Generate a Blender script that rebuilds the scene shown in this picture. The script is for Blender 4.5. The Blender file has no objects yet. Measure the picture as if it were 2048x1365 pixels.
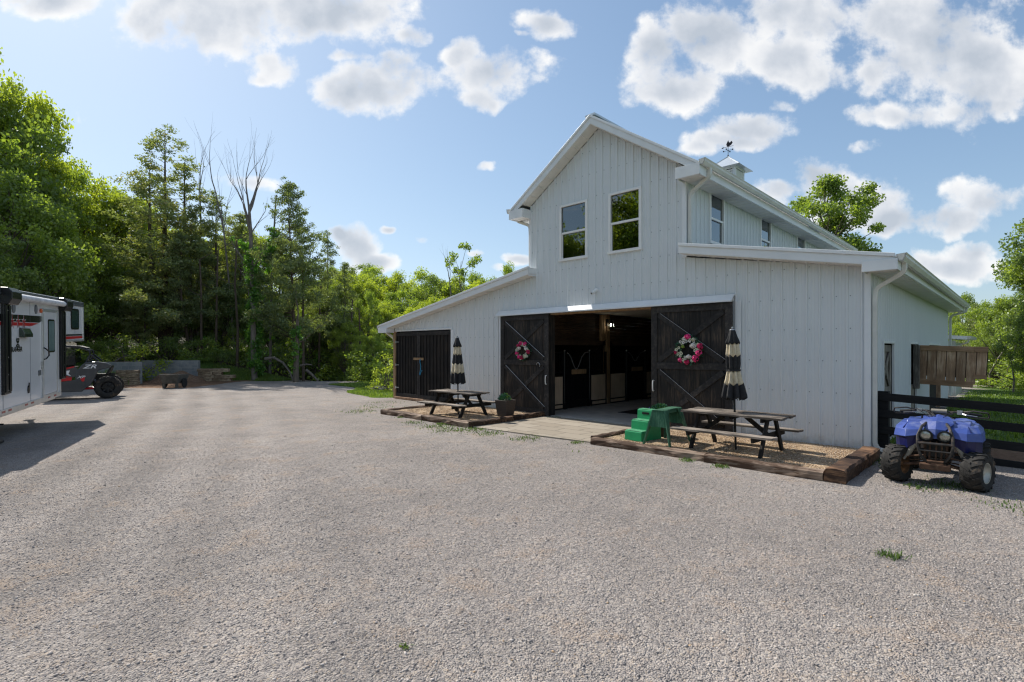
import bpy, bmesh, math, random
import numpy as np
from mathutils import Vector, Matrix, Euler
PI = math.pi
R = math.radians
random.seed(7)
rng = np.random.default_rng(11)
C = bpy.context.scene.collection
SC = bpy.context.scene

# ---------------------------------------------------------------- camera
cam_d = bpy.data.cameras.new("camera")
cam = bpy.data.objects.new("camera", cam_d)
C.objects.link(cam)
cam.location = (0, 0, 1.9)
cam.rotation_euler = (R(90), 0, 0)
cam_d.sensor_width = 36
cam_d.lens = 36 * 1046 / 2048
cam_d.shift_y = 17.5 / 2048
cam_d.clip_start = 0.05
cam_d.clip_end = 3000
SC.camera = cam

# ---------------------------------------------------------------- light
SUN_AZ, SUN_EL = 46.8, 44.0          # degrees to the left of +Y, elevation
a, e = R(SUN_AZ), R(SUN_EL)
TO_SUN = Vector((-math.sin(a) * math.cos(e), math.cos(a) * math.cos(e), math.sin(e)))
sl = bpy.data.lights.new("sun", "SUN")
sl.energy = 4.3
sl.angle = R(0.6)
sl.color = (1.0, 0.945, 0.86)
sun = bpy.data.objects.new("sun", sl)
C.objects.link(sun)
sun.rotation_euler = TO_SUN.to_track_quat("Z", "Y").to_euler()
SC.view_settings.view_transform = "Standard"
SC.view_settings.look = "None"
SC.view_settings.gamma = 1.0
SC.view_settings.exposure = 0.52
SC.view_settings.use_curve_mapping = False

W = bpy.data.worlds.new("World")
SC.world = W
W.use_nodes = True
wt = W.node_tree
wt.nodes.clear()


def N(t, typ, ins=None, **kw):
    n = t.nodes.new(typ)
    for k, v in kw.items():
        setattr(n, k, v)
    if ins:
        for k, v in ins.items():
            s = n.inputs[k]
            if isinstance(v, bpy.types.NodeSocket):
                t.links.new(v, s)
            else:
                s.default_value = v
    return n


def M_(t, op, a, b=None, c=None, clamp=False):
    ins = {0: a}
    if b is not None:
        ins[1] = b
    if c is not None:
        ins[2] = c
    return N(t, "ShaderNodeMath", ins, operation=op, use_clamp=clamp).outputs[0]


def RAMP(t, fac, stops, interp="LINEAR"):
    n = N(t, "ShaderNodeValToRGB", {0: fac})
    cr = n.color_ramp
    cr.interpolation = interp
    while len(cr.elements) > 1:
        cr.elements.remove(cr.elements[-1])
    cr.elements[0].position = stops[0][0]
    c = stops[0][1]
    cr.elements[0].color = c if len(c) == 4 else (*c, 1)
    for p, c in stops[1:]:
        el = cr.elements.new(p)
        el.color = c if len(c) == 4 else (*c, 1)
    return n.outputs[0]


def MIX(t, fac, a, b, blend="MIX"):
    n = N(t, "ShaderNodeMix", data_type="RGBA", blend_type=blend)
    for i, v in ((0, fac), (6, a), (7, b)):
        if isinstance(v, bpy.types.NodeSocket):
            t.links.new(v, n.inputs[i])
        else:
            n.inputs[i].default_value = v if i == 0 or len(v) == 4 else (*v, 1)
    return n.outputs[2]


SKYK = 0.09
SKYM = (0.94, 1.07, 1.20)
sky = N(wt, "ShaderNodeTexSky", sky_type="NISHITA", sun_disc=False)
sky.sun_elevation = R(SUN_EL)
sky.sun_rotation = -R(SUN_AZ)
sky.air_density = 1.0
sky.dust_density = 0.7
sky.ozone_density = 1.0
tc = N(wt, "ShaderNodeTexCoord")
sep = N(wt, "ShaderNodeSeparateXYZ", {0: tc.outputs["Generated"]})
# clouds lie in a flat layer of directions: (x/y, z/y) for the half of the sky that holds the sun
ysafe = M_(wt, "MAXIMUM", sep.outputs[1], 0.12)
cu = M_(wt, "DIVIDE", sep.outputs[0], ysafe)
cv = M_(wt, "DIVIDE", sep.outputs[2], ysafe)
cvec = N(wt, "ShaderNodeCombineXYZ", {0: cu, 1: cv, 2: 0.0}).outputs[0]
warp = N(wt, "ShaderNodeTexNoise", {"Vector": cvec, "Scale": 7.0, "Detail": 3.0, "Roughness": 0.55})
wv = N(wt, "ShaderNodeVectorMath", {0: warp.outputs[1], 1: (0.5, 0.5, 0.5)}, operation="SUBTRACT").outputs[0]
wv = N(wt, "ShaderNodeVectorMath", {0: wv, 3: 0.075}, operation="SCALE").outputs[0]
pvec = N(wt, "ShaderNodeVectorMath", {0: cvec, 1: wv}, operation="ADD").outputs[0]
CLOUDS = [(430,20,170,80,1),(300,40,60,48,1),(640,15,150,62,1),(105,2,85,30,1),(545,132,48,34,1),(520,158,26,16,.8),
 (755,172,105,45,1),(685,185,55,30,1),(800,130,42,34,1),(840,150,40,30,.9),(985,148,88,40,1),(930,108,38,26,1),(955,195,44,20,.9),
 (693,110,40,13,.7),(825,68,28,16,.8),(1100,48,58,28,1),(1350,165,80,48,1),(1315,100,48,48,1),(1440,60,110,62,1),(1590,125,110,55,1),
 (1600,30,120,60,1),(1500,252,78,30,1),(1465,285,80,20,.9),(1400,300,40,14,.7),(1860,70,150,95,1),(1975,150,120,80,1),(1790,140,70,60,1),(1800,235,90,24,.9),
 (1960,225,100,25,.9),(1625,348,55,36,1),(1560,385,42,18,.9),(1700,392,120,52,1),(1790,430,90,32,1),(1890,435,90,30,1),
 (1985,395,75,36,1),(1900,530,85,26,1),(1935,505,45,22,1),(713,500,36,38,1),(745,528,36,14,1),(690,478,24,20,1),
 (777,463,11,8,.8),(832,490,11,8,.8),(953,507,14,8,.8),(968,345,16,9,.7),(485,362,50,15,.8),(1042,522,32,13,.9),(1730,300,28,11,.6),
 (1395,40,30,10,.6),(1565,215,24,9,.6),(990,545,14,7,.7),(1040,75,12,6,.5)]
field = None
for (px, py, ax, ay, k) in CLOUDS:
    u0, v0, sa, sb = (px - 1024) / 1046, (700 - py) / 1046, 1.25 * ax / 1046, 1.25 * ay / 1046
    d = N(wt, "ShaderNodeVectorMath", {0: pvec, 1: (1 / sa, 1 / sb, 0), 2: (-u0 / sa, -v0 / sb, 0)}, operation="MULTIPLY_ADD").outputs[0]
    l = N(wt, "ShaderNodeVectorMath", {0: d, 1: d}, operation="DOT_PRODUCT").outputs["Value"]
    f = M_(wt, "MULTIPLY_ADD", l, -k, k)
    field = f if field is None else M_(wt, "SMOOTH_MAX", field, f, 0.35)
field = M_(wt, "MAXIMUM", field, -1.0)
# elsewhere round the sky: scattered cumulus from noise alone
back = N(wt, "ShaderNodeTexNoise", {"Vector": tc.outputs["Generated"], "Scale": 3.2, "Detail": 2.0}).outputs[0]
backf = M_(wt, "MULTIPLY_ADD", back, 6.0, -3.25)
isf = M_(wt, "MULTIPLY_ADD", sep.outputs[1], 8.0, -1.6, clamp=True)
field = N(wt, "ShaderNodeMix", {0: isf, 2: backf, 3: field}).outputs[0]
det = N(wt, "ShaderNodeTexNoise", {"Vector": cvec, "Scale": 10.0, "Detail": 10.0, "Roughness": 0.60}).outputs[0]
relv = N(wt, "ShaderNodeVectorMath", {0: cvec, 1: (-0.022, 0.034, 0)}, operation="ADD").outputs[0]
deta = N(wt, "ShaderNodeTexNoise", {"Vector": cvec, "Scale": 6.0, "Detail": 6.0, "Roughness": 0.5}).outputs[0]
detb = N(wt, "ShaderNodeTexNoise", {"Vector": relv, "Scale": 6.0, "Detail": 3.0, "Roughness": 0.5}).outputs[0]
det2 = N(wt, "ShaderNodeTexNoise", {"Vector": cvec, "Scale": 4.0, "Detail": 2.0}).outputs[0]
dens = M_(wt, "ADD", field, M_(wt, "MULTIPLY_ADD", det, 4.6, -2.35))
cov = N(wt, "ShaderNodeMapRange", {0: dens, 1: -0.22, 2: 0.8}, interpolation_type="SMOOTHSTEP").outputs[0]
relief = M_(wt, "MULTIPLY", M_(wt, "SUBTRACT", deta, detb), -1.7)
thick = M_(wt, "ADD", M_(wt, "MULTIPLY", M_(wt, "ADD", field, M_(wt, "MULTIPLY_ADD", det, 1.2, -0.6)), 0.80), relief)
thick = M_(wt, "ADD", thick, M_(wt, "MULTIPLY_ADD", det2, 1.1, -0.55))
ccol = RAMP(wt, thick, [(0.05, (1.0, 0.99, 0.97)), (0.42, (0.84, 0.85, 0.87)), (0.72, (0.64, 0.675, 0.73)), (1.05, (0.50, 0.55, 0.62))])
# Nishita, eased towards the pale summer blue
hsv = N(wt, "ShaderNodeHueSaturation", {"Hue": 0.497, "Saturation": 0.92, "Value": 1.0, "Color": sky.outputs[0]}).outputs[0]
# highlights roll off the way the photograph's do: c / (1 + k c)
den = N(wt, "ShaderNodeVectorMath", {0: hsv, 1: (SKYK,) * 3, 2: (1, 1, 1)}, operation="MULTIPLY_ADD").outputs[0]
skyc = N(wt, "ShaderNodeVectorMath", {0: hsv, 1: den}, operation="DIVIDE").outputs[0]
skyc = N(wt, "ShaderNodeVectorMath", {0: skyc, 1: SKYM}, operation="MULTIPLY").outputs[0]
cl = N(wt, "ShaderNodeVectorMath", {0: ccol, 3: 6.0}, operation="SCALE").outputs[0]
mixc = MIX(wt, M_(wt, "MULTIPLY", cov, 0.93), skyc, cl)
bg = N(wt, "ShaderNodeBackground", {0: mixc, 1: 0.125})
N(wt, "ShaderNodeOutputWorld", {0: bg.outputs[0]})
W.cycles.sampling_method = "MANUAL"
W.cycles.sample_map_resolution = 512
SC.cycles.use_denoising = True
SC.cycles.denoising_input_passes = "RGB_ALBEDO_NORMAL"
SC.cycles.denoising_prefilter = "ACCURATE"
SC.cycles.use_adaptive_sampling = False
SC.cycles.pixel_filter_type = "BLACKMAN_HARRIS"
SC.cycles.filter_width = 1.25
SC.cycles.max_bounces = 6
SC.cycles.diffuse_bounces = 4
SC.cycles.glossy_bounces = 3
SC.cycles.transmission_bounces = 4
SC.cycles.transparent_max_bounces = 6
SC.cycles.caustics_reflective = False
SC.cycles.caustics_refractive = False

# ---------------------------------------------------------------- materials
MATS = {}


def newmat(name):
    m = bpy.data.materials.new(name)
    m.use_nodes = True
    t = m.node_tree
    t.nodes.clear()
    out = N(t, "ShaderNodeOutputMaterial")
    MATS[name] = m
    return m, t, out


def pmat(name, col, rough=0.6, metal=0.0, var=0.12, scale=6.0, bump=0.0, bscale=40.0, stretch=(1, 1, 1), col2=None, spec=0.4,
         dirt=None, coat=0.0):
    m, t, out = newmat(name)
    tcn = N(t, "ShaderNodeTexCoord")
    mp = N(t, "ShaderNodeMapping", {0: tcn.outputs["Object"], 3: stretch}).outputs[0]
    n1 = N(t, "ShaderNodeTexNoise", {"Vector": mp, "Scale": scale, "Detail": 6.0, "Roughness": 0.6}).outputs[0]
    c2 = col2 if col2 else tuple(max(0, c * (1 - 2.2 * var)) for c in col)
    c1 = tuple(min(1, c * (1 + var)) for c in col)
    cc = RAMP(t, n1, [(0.3, c2), (0.68, c1)])
    if dirt:
        n2 = N(t, "ShaderNodeTexNoise", {"Vector": tcn.outputs["Object"], "Scale": dirt[1], "Detail": 5.0, "Roughness": 0.7}).outputs[0]
        k = N(t, "ShaderNodeMapRange", {0: n2, 1: dirt[2], 2: dirt[2] + 0.16}).outputs[0]
        cc = MIX(t, k, cc, dirt[0])
    b = N(t, "ShaderNodeBsdfPrincipled", {"Base Color": cc, "Roughness": rough, "Metallic": metal, "Specular IOR Level": spec, "Coat Weight": coat})
    if bump:
        n3 = N(t, "ShaderNodeTexNoise", {"Vector": mp, "Scale": bscale, "Detail": 5.0}).outputs[0]
        bp = N(t, "ShaderNodeBump", {"Height": n3, "Strength": bump, "Distance": 0.01})
        t.links.new(bp.outputs[0], b.inputs["Normal"])
    t.links.new(b.outputs[0], out.inputs[0])
    return m


siding = pmat("white_steel_siding", (0.66, 0.685, 0.70), 0.38, 0, 0.015, 1.3, 0.02, 30, dirt=((0.60, 0.61, 0.60), 0.9, 0.72))
# splashed soil along the foot of the walls
t = siding.node_tree
bsd = next(n for n in t.nodes if n.type == "BSDF_PRINCIPLED")
src = bsd.inputs[0].links[0].from_socket
tcn = next(n for n in t.nodes if n.type == "TEX_COORD")
zz = N(t, "ShaderNodeSeparateXYZ", {0: tcn.outputs["Object"]}).outputs[2]
sn = N(t, "ShaderNodeTexNoise", {"Vector": tcn.outputs["Object"], "Scale": 7.0, "Detail": 6.0, "Roughness": 0.7}).outputs[0]
sm_ = N(t, "ShaderNodeMapRange", {0: M_(t, "SUBTRACT", M_(t, "MULTIPLY", sn, 0.75), zz), 1: 0.12, 2: 0.42}).outputs[0]
t.links.new(MIX(t, M_(t, "MULTIPLY", sm_, 0.6), src, (0.36, 0.30, 0.23)), bsd.inputs[0])
trimw = pmat("white_trim", (0.74, 0.755, 0.77), 0.4, 0, 0.03, 2.0, dirt=((0.5, 0.49, 0.44), 3.0, 0.66))
soffitm = pmat("soffit", (0.72, 0.70, 0.66), 0.55, 0, 0.05, 2.0)
gutterm = pmat("gutter_tan_white", (0.66, 0.645, 0.60), 0.4, 0, 0.06, 3.0, dirt=((0.42, 0.38, 0.29), 2.0, 0.62))
roofm = pmat("roof_steel", (0.62, 0.66, 0.70), 0.3, 0.35, 0.04, 2.0)
screwm = pmat("screw_grey", (0.3, 0.32, 0.34), 0.4, 0.5)
vinyl = pmat("vinyl_white", (0.78, 0.775, 0.765), 0.35, 0, 0.02, 3)


def woodmat(name, dark, light, thr=0.6, stretch=(9, 9, 0.8), rough=0.8, scr=1.0, bump=0.5):
    m, t, out = newmat(name)
    tcn = N(t, "ShaderNodeTexCoord")
    mp = N(t, "ShaderNodeMapping", {0: tcn.outputs["Object"], 3: stretch}).outputs[0]
    n1 = N(t, "ShaderNodeTexNoise", {"Vector": mp, "Scale": 3.0, "Detail": 8.0, "Roughness": 0.7}).outputs[0]
    n2 = N(t, "ShaderNodeTexNoise", {"Vector": tcn.outputs["Object"], "Scale": 1.7, "Detail": 3.0}).outputs[0]
    s = M_(t, "ADD", n1, M_(t, "MULTIPLY_ADD", n2, 0.5 * scr, -0.25 * scr))
    cc = RAMP(t, s, [(0.25, tuple(c * 0.6 for c in dark)), (0.5, dark), (thr, tuple(0.55 * d + 0.45 * l for d, l in zip(dark, light))), (thr + 0.14, light)])
    isl = N(t, "ShaderNodeNewGeometry").outputs["Random Per Island"]
    cc = N(t, "ShaderNodeVectorMath", {0: cc, 3: M_(t, "MULTIPLY_ADD", isl, 0.5, 0.74)}, operation="SCALE").outputs[0]
    b = N(t, "ShaderNodeBsdfPrincipled", {"Base Color": cc, "Roughness": rough, "Specular IOR Level": 0.3})
    bp = N(t, "ShaderNodeBump", {"Height": n1, "Strength": bump, "Distance": 0.012})
    t.links.new(bp.outputs[0], b.inputs["Normal"])
    t.links.new(b.outputs[0], out.inputs[0])
    return m


dkwood = woodmat("dark_stained_boards", (0.018, 0.0165, 0.016), (0.12, 0.085, 0.06), 0.68)
dkrail = woodmat("dark_stained_rails", (0.028, 0.026, 0.026), (0.12, 0.10, 0.085), 0.72, (4, 4, 4))
shedwood = woodmat("black_battens", (0.014, 0.013, 0.013), (0.07, 0.05, 0.035), 0.7)
fencewood = woodmat("black_fence_paint", (0.012, 0.012, 0.013), (0.05, 0.045, 0.04), 0.75, (0.8, 9, 9))
brnwood = woodmat("brown_cedar", (0.40, 0.245, 0.155), (0.60, 0.42, 0.29), 0.56, (8, 8, 0.7), scr=1.6)
brnrail = woodmat("brown_cedar_rail", (0.44, 0.26, 0.155), (0.60, 0.40, 0.26), 0.6, (0.8, 6, 6))
tablewood = woodmat("weathered_table_top", (0.10, 0.082, 0.068), (0.34, 0.29, 0.245), 0.52, (0.7, 12, 12), scr=1.2)
tableleg = woodmat("dark_table_legs", (0.016, 0.015, 0.014), (0.09, 0.07, 0.055), 0.68, (5, 5, 1.2))
tiewood = woodmat("railroad_tie", (0.085, 0.05, 0.032), (0.27, 0.20, 0.15), 0.52, (0.9, 6, 6), scr=1.4, bump=1.0)
tiedark = woodmat("creosote_tie", (0.05, 0.028, 0.018), (0.20, 0.11, 0.06), 0.56, (6, 0.9, 6), scr=1.4, bump=1.0)
pinewood = woodmat("pine_post", (0.30, 0.19, 0.105), (0.44, 0.30, 0.18), 0.6, (6, 6, 0.7))
bamboo = woodmat("stall_tongue_groove", (0.56, 0.42, 0.30), (0.68, 0.55, 0.42), 0.6, (6, 30, 0.5))
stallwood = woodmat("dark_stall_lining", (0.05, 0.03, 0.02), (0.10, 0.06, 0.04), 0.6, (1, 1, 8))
greywood = woodmat("grey_weathered_wood", (0.16, 0.14, 0.12), (0.33, 0.30, 0.26), 0.56, (6, 6, 0.9))
timberm = woodmat("landscape_timber", (0.20, 0.145, 0.095), (0.42, 0.33, 0.23), 0.55, (1.5, 1.5, 5), scr=1.4, bump=0.9)
blackmetal = pmat("black_metal", (0.012, 0.013, 0.015), 0.35, 0.3, 0.2, 8)
galv = pmat("galvanised", (0.45, 0.46, 0.47), 0.35, 0.8, 0.08, 10)
whiteplastic = pmat("white_plastic", (0.75, 0.75, 0.74), 0.4)
concrete = pmat("concrete_floor", (0.40, 0.385, 0.36), 0.75, 0, 0.1, 2.5, 0.15, 30)
ceilingm = pmat("cream_ceiling", (0.66, 0.60, 0.50), 0.8, 0, 0.05)
matm = pmat("black_rubber_mat", (0.012, 0.010, 0.010), 0.8)
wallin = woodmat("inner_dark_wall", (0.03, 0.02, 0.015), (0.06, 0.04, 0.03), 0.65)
greenp = pmat("green_plastic", (0.012, 0.27, 0.105), 0.42, 0, 0.08, 7, 0.05, dirt=((0.10, 0.30, 0.17), 5, 0.66))
greenw = woodmat("green_painted_wood", (0.035, 0.12, 0.070), (0.13, 0.26, 0.17), 0.6, (5, 5, 1), scr=1.4)
blkfab = pmat("black_canvas", (0.022, 0.022, 0.024), 0.9, 0, 0.2, 12, 0.3, 60)
crmfab = pmat("cream_canvas", (0.58, 0.50, 0.36), 0.9, 0, 0.12, 9, 0.3, 60)
alu = pmat("aluminium_trim", (0.62, 0.63, 0.64), 0.32, 0.7, 0.05)


def stripemat(name, c1, c2, scale, axis):
    m, t, out = newmat(name)
    tcn = N(t, "ShaderNodeTexCoord")
    s = N(t, "ShaderNodeSeparateXYZ", {0: tcn.outputs["Object"]}).outputs[axis]
    f = M_(t, "FRACT", M_(t, "MULTIPLY", s, scale))
    n = N(t, "ShaderNodeTexNoise", {"Vector": tcn.outputs["Object"], "Scale": 14.0, "Detail": 4.0}).outputs[0]
    k = RAMP(t, f, [(0.0, (0.12,) * 3), (0.12, (0.9,) * 3), (0.8, (1,) * 3), (1.0, (0.25,) * 3)])
    cc = MIX(t, k, c2, MIX(t, n, c1, tuple(x * 0.75 for x in c1)))
    b = N(t, "ShaderNodeBsdfPrincipled", {"Base Color": cc, "Roughness": 0.6})
    t.links.new(b.outputs[0], out.inputs[0])
    return m


wicker = stripemat("dark_woven_resin", (0.075, 0.055, 0.045), (0.03, 0.022, 0.018), 22.0, 2)

# glass pane: tinted, mirrors the trees and sky
m, t, out = newmat("window_glass")
fr = N(t, "ShaderNodeFresnel", {"IOR": 1.75}).outputs[0]
tr_ = N(t, "ShaderNodeBsdfTransparent", {0: (0.36, 0.44, 0.40, 1)})
gl = N(t, "ShaderNodeBsdfGlossy", {0: (0.9, 0.95, 0.95, 1), "Roughness": 0.015})
mx = N(t, "ShaderNodeMixShader", {0: M_(t, "MULTIPLY_ADD", fr, 1.5, 0.05, clamp=True), 1: tr_.outputs[0], 2: gl.outputs[0]})
t.links.new(mx.outputs[0], out.inputs[0])
glass = m
blind = stripemat("window_blind", (0.20, 0.22, 0.21), (0.05, 0.06, 0.06), 22.0, 2)
screenm = pmat("insect_screen", (0.035, 0.035, 0.035), 0.7)
blinddark = stripemat("dark_blind", (0.06, 0.068, 0.062), (0.02, 0.024, 0.022), 22.0, 2)


# ---------------------------------------------------------------- mesh builder
class MB:
    def __init__(s):
        s.v = []; s.f = []; s.m = []

    def add(s, vs, fs, mi=0, T=None):
        o = len(s.v)
        if T is not None:
            vs = [T @ Vector(q) for q in vs]
        s.v += [tuple(q) for q in vs]
        s.f += [tuple(i + o for i in f) for f in fs]
        s.m += [mi] * len(fs)
        return s

    def box(s, x0, x1, y0, y1, z0, z1, mi=0, T=None):
        vs = [(x, y, z) for z in (z0, z1) for y in (y0, y1) for x in (x0, x1)]
        return s.add(vs, [(0, 2, 3, 1), (4, 5, 7, 6), (0, 1, 5, 4), (2, 6, 7, 3), (0, 4, 6, 2), (1, 3, 7, 5)], mi, T)

    def prism(s, pts, a0, a1, axis="y", mi=0, T=None):
        """polygon pts in the other two axes, extruded along axis"""
        def P(p, a):
            return {"y": (p[0], a, p[1]), "x": (a, p[0], p[1]), "z": (p[0], p[1], a)}[axis]
        n = len(pts)
        vs = [P(p, a0) for p in pts] + [P(p, a1) for p in pts]
        fs = [tuple(range(n)), tuple(range(2 * n - 1, n - 1, -1))]
        fs += [(i, i + n, (i + 1) % n + n, (i + 1) % n) for i in range(n)]
        return s.add(vs, fs, mi, T)

    def beam(s, p, q, w, h, up=(0, 0, 1), mi=0, w2=None, h2=None):
        p, q = Vector(p), Vector(q)
        d = (q - p).normalized()
        u = Vector(up)
        sd = d.cross(u)
        if sd.length < 1e-4:
            sd = d.cross(Vector((0, 1, 0)))
        sd.normalize()
        uu = sd.cross(d)
        w2 = w if w2 is None else w2
        h2 = h if h2 is None else h2
        vs = []
        for c, ww, hh in ((p, w, h), (q, w2, h2)):
            for a_, b_ in ((-1, -1), (1, -1), (1, 1), (-1, 1)):
                vs.append(c + sd * (a_ * ww / 2) + uu * (b_ * hh / 2))
        return s.add(vs, [(0, 1, 2, 3), (7, 6, 5, 4), (0, 4, 5, 1), (1, 5, 6, 2), (2, 6, 7, 3), (3, 7, 4, 0)], mi)

    def tube(s, pts, r, n=8, mi=0, cap=True, sq=None):
        pts = [Vector(p) for p in pts]
        k = len(pts)
        rs = r if isinstance(r, (list, tuple)) else [r] * k
        prev = None
        vs = []
        for i, p in enumerate(pts):
            d = (pts[min(i + 1, k - 1)] - pts[max(i - 1, 0)])
            d = d.normalized() if d.length > 1e-9 else Vector((0, 0, 1))
            if prev is None:
                u = d.cross(Vector((0, 0, 1)))
                if u.length < 1e-3:
                    u = d.cross(Vector((0, 1, 0)))
            else:
                u = prev - d * prev.dot(d)
            u.normalize()
            prev = u
            w = d.cross(u)
            for j in range(n):
                if sq:
                    a_ = [(1, 1), (-1, 1), (-1, -1), (1, -1)][j]
                    vs.append(p + u * a_[0] * sq[0] + w * a_[1] * sq[1])
                else:
                    an = 2 * PI * j / n
                    vs.append(p + (u * math.cos(an) + w * math.sin(an)) * rs[i])
        fs = []
        for i in range(k - 1):
            for j in range(n):
                fs.append((i * n + j, i * n + (j + 1) % n, (i + 1) * n + (j + 1) % n, (i + 1) * n + j))
        if cap:
            fs += [tuple(range(n - 1, -1, -1)), tuple((k - 1) * n + j for j in range(n))]
        return s.add(vs, fs, mi)

    def lathe(s, prof, n=20, mi=0, T=None, cap=True):
        """prof: (r, z) list, round the z axis"""
        vs = [(r * math.cos(2 * PI * j / n), r * math.sin(2 * PI * j / n), z) for r, z in prof for j in range(n)]
        fs = [(i * n + j, i * n + (j + 1) % n, (i + 1) * n + (j + 1) % n, (i + 1) * n + j) for i in range(len(prof) - 1) for j in range(n)]
        if cap:
            fs += [tuple(range(n - 1, -1, -1)), tuple((len(prof) - 1) * n + j for j in range(n))]
        return s.add(vs, fs, mi, T)

    def grid(s, rows, mi=0, closed=False):
        nr, nc = len(rows), len(rows[0])
        vs = [p for r_ in rows for p in r_]
        cc = nc if closed else nc - 1
        fs = [(i * nc + j, i * nc + (j + 1) % nc, (i + 1) * nc + (j + 1) % nc, (i + 1) * nc + j) for i in range(nr - 1) for j in range(cc)]
        return s.add(vs, fs, mi)

    def blob(s, c, r, n=6, mi=0, jit=0.2):
        c = Vector(c)
        if not isinstance(r, (tuple, list)):
            r = (r, r, r)
        rows = []
        for i in range(n + 1):
            th = PI * i / n
            rows.append([(c.x + r[0] * math.sin(th) * math.cos(2 * PI * j / (n + 2)) * (1 + random.uniform(-jit, jit)),
                          c.y + r[1] * math.sin(th) * math.sin(2 * PI * j / (n + 2)) * (1 + random.uniform(-jit, jit)),
                          c.z + r[2] * math.cos(th)) for j in range(n + 2)])
        return s.grid(rows, mi, True)

    def build(s, name, mat, parent=None, smooth=False, bevel=0, solid=0, sub=0, loc=None):
        me = bpy.data.meshes.new(name)
        me.from_pydata(s.v, [], s.f)
        for mm in (mat if isinstance(mat, (list, tuple)) else [mat]):
            me.materials.append(mm)
        me.polygons.foreach_set("material_index", s.m)
        bm = bmesh.new(); bm.from_mesh(me)
        bmesh.ops.recalc_face_normals(bm, faces=bm.faces)
        bm.to_mesh(me); bm.free()
        if smooth:
            me.polygons.foreach_set("use_smooth", [True] * len(me.polygons))
            try:
                me.set_sharp_from_angle(angle=R(40))
            except Exception:
                pass
        me.update()
        o = bpy.data.objects.new(name, me)
        C.objects.link(o)
        if parent:
            o.parent = parent
        if loc:
            o.location = loc
        if solid:
            md = o.modifiers.new("solid", "SOLIDIFY"); md.thickness = solid; md.offset = 0
        if sub:
            md = o.modifiers.new("sub", "SUBSURF"); md.levels = sub; md.render_levels = sub
        if bevel:
            md = o.modifiers.new("bevel", "BEVEL"); md.width = bevel; md.segments = 2; md.limit_method = "ANGLE"; md.angle_limit = R(40)
        return o


def Box(*a, **k):
    return MB().box(*a, **k)


def each(name, mat, parent, boxes, **k):
    """one object per box"""
    return [MB().box(*b).build(name, mat, parent, **k) for b in boxes]


def tag(o, label=None, cat=None, group=None, kind=None):
    if label: o["label"] = label
    if cat: o["category"] = cat
    if group: o["group"] = group
    if kind: o["kind"] = kind
    return o


def thing(name, label, cat, loc=(0, 0, 0), rz=0, group=None, parentm=None, rot=None):
    o = bpy.data.objects.new(name, None)
    C.objects.link(o)
    o.location = loc
    o.rotation_euler = rot if rot else (0, 0, rz)
    o.empty_display_size = 0.3
    return tag(o, label, cat, group)


def kids(o):
    return [c for c in bpy.data.objects if c.parent == o]


def copy_tree(o, parent=None, label=None):
    c = o.copy(); C.objects.link(c); c.parent = parent
    if label: c["label"] = label
    for ch in kids(o):
        copy_tree(ch, c)
    return c


# barn frame: origin at the right front corner, +x to the right along the front wall, +y into the barn
BA = R(-44.4)
P0 = Vector((6.52, 9.55, 0))
EX = Vector((math.cos(BA), math.sin(BA), 0))
EY = Vector((-math.sin(BA), math.cos(BA), 0))


def BW(x, y, z=0):
    return P0 + EX * x + EY * y + Vector((0, 0, z))


def sst(x, a_, b_):
    t_ = np.clip((x - a_) / (b_ - a_), 0, 1)
    return t_ * t_ * (3 - 2 * t_)


def height(X, Y):
    X = np.asarray(X, float); Y = np.asarray(Y, float)
    B = 1.18 * np.clip((-14.8 - X) / 4.8, 0, 1)
    ys = np.where(X < -23.3, sst(Y, 28.6, 31.5), np.where(X < -0.735 * Y, sst(Y, 29.42, 29.6), np.where(X < -19.55, sst(Y, 32.82, 32.95), sst(Y, 32.3, 35.5))))
    h = B * ys
    v = -0.075 * np.clip(Y - 31.5, 0, 45) * sst(X, -15.5, -12.5)
    v = np.where(X < -15.5, v, v)
    r = -0.04 * np.clip((X - 9) , 0, 6)
    far = 9.0 * sst(np.hypot(X, Y), 55, 150)
    return h + v + r + far


def hz(x, y):
    return float(height(x, y))

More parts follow.
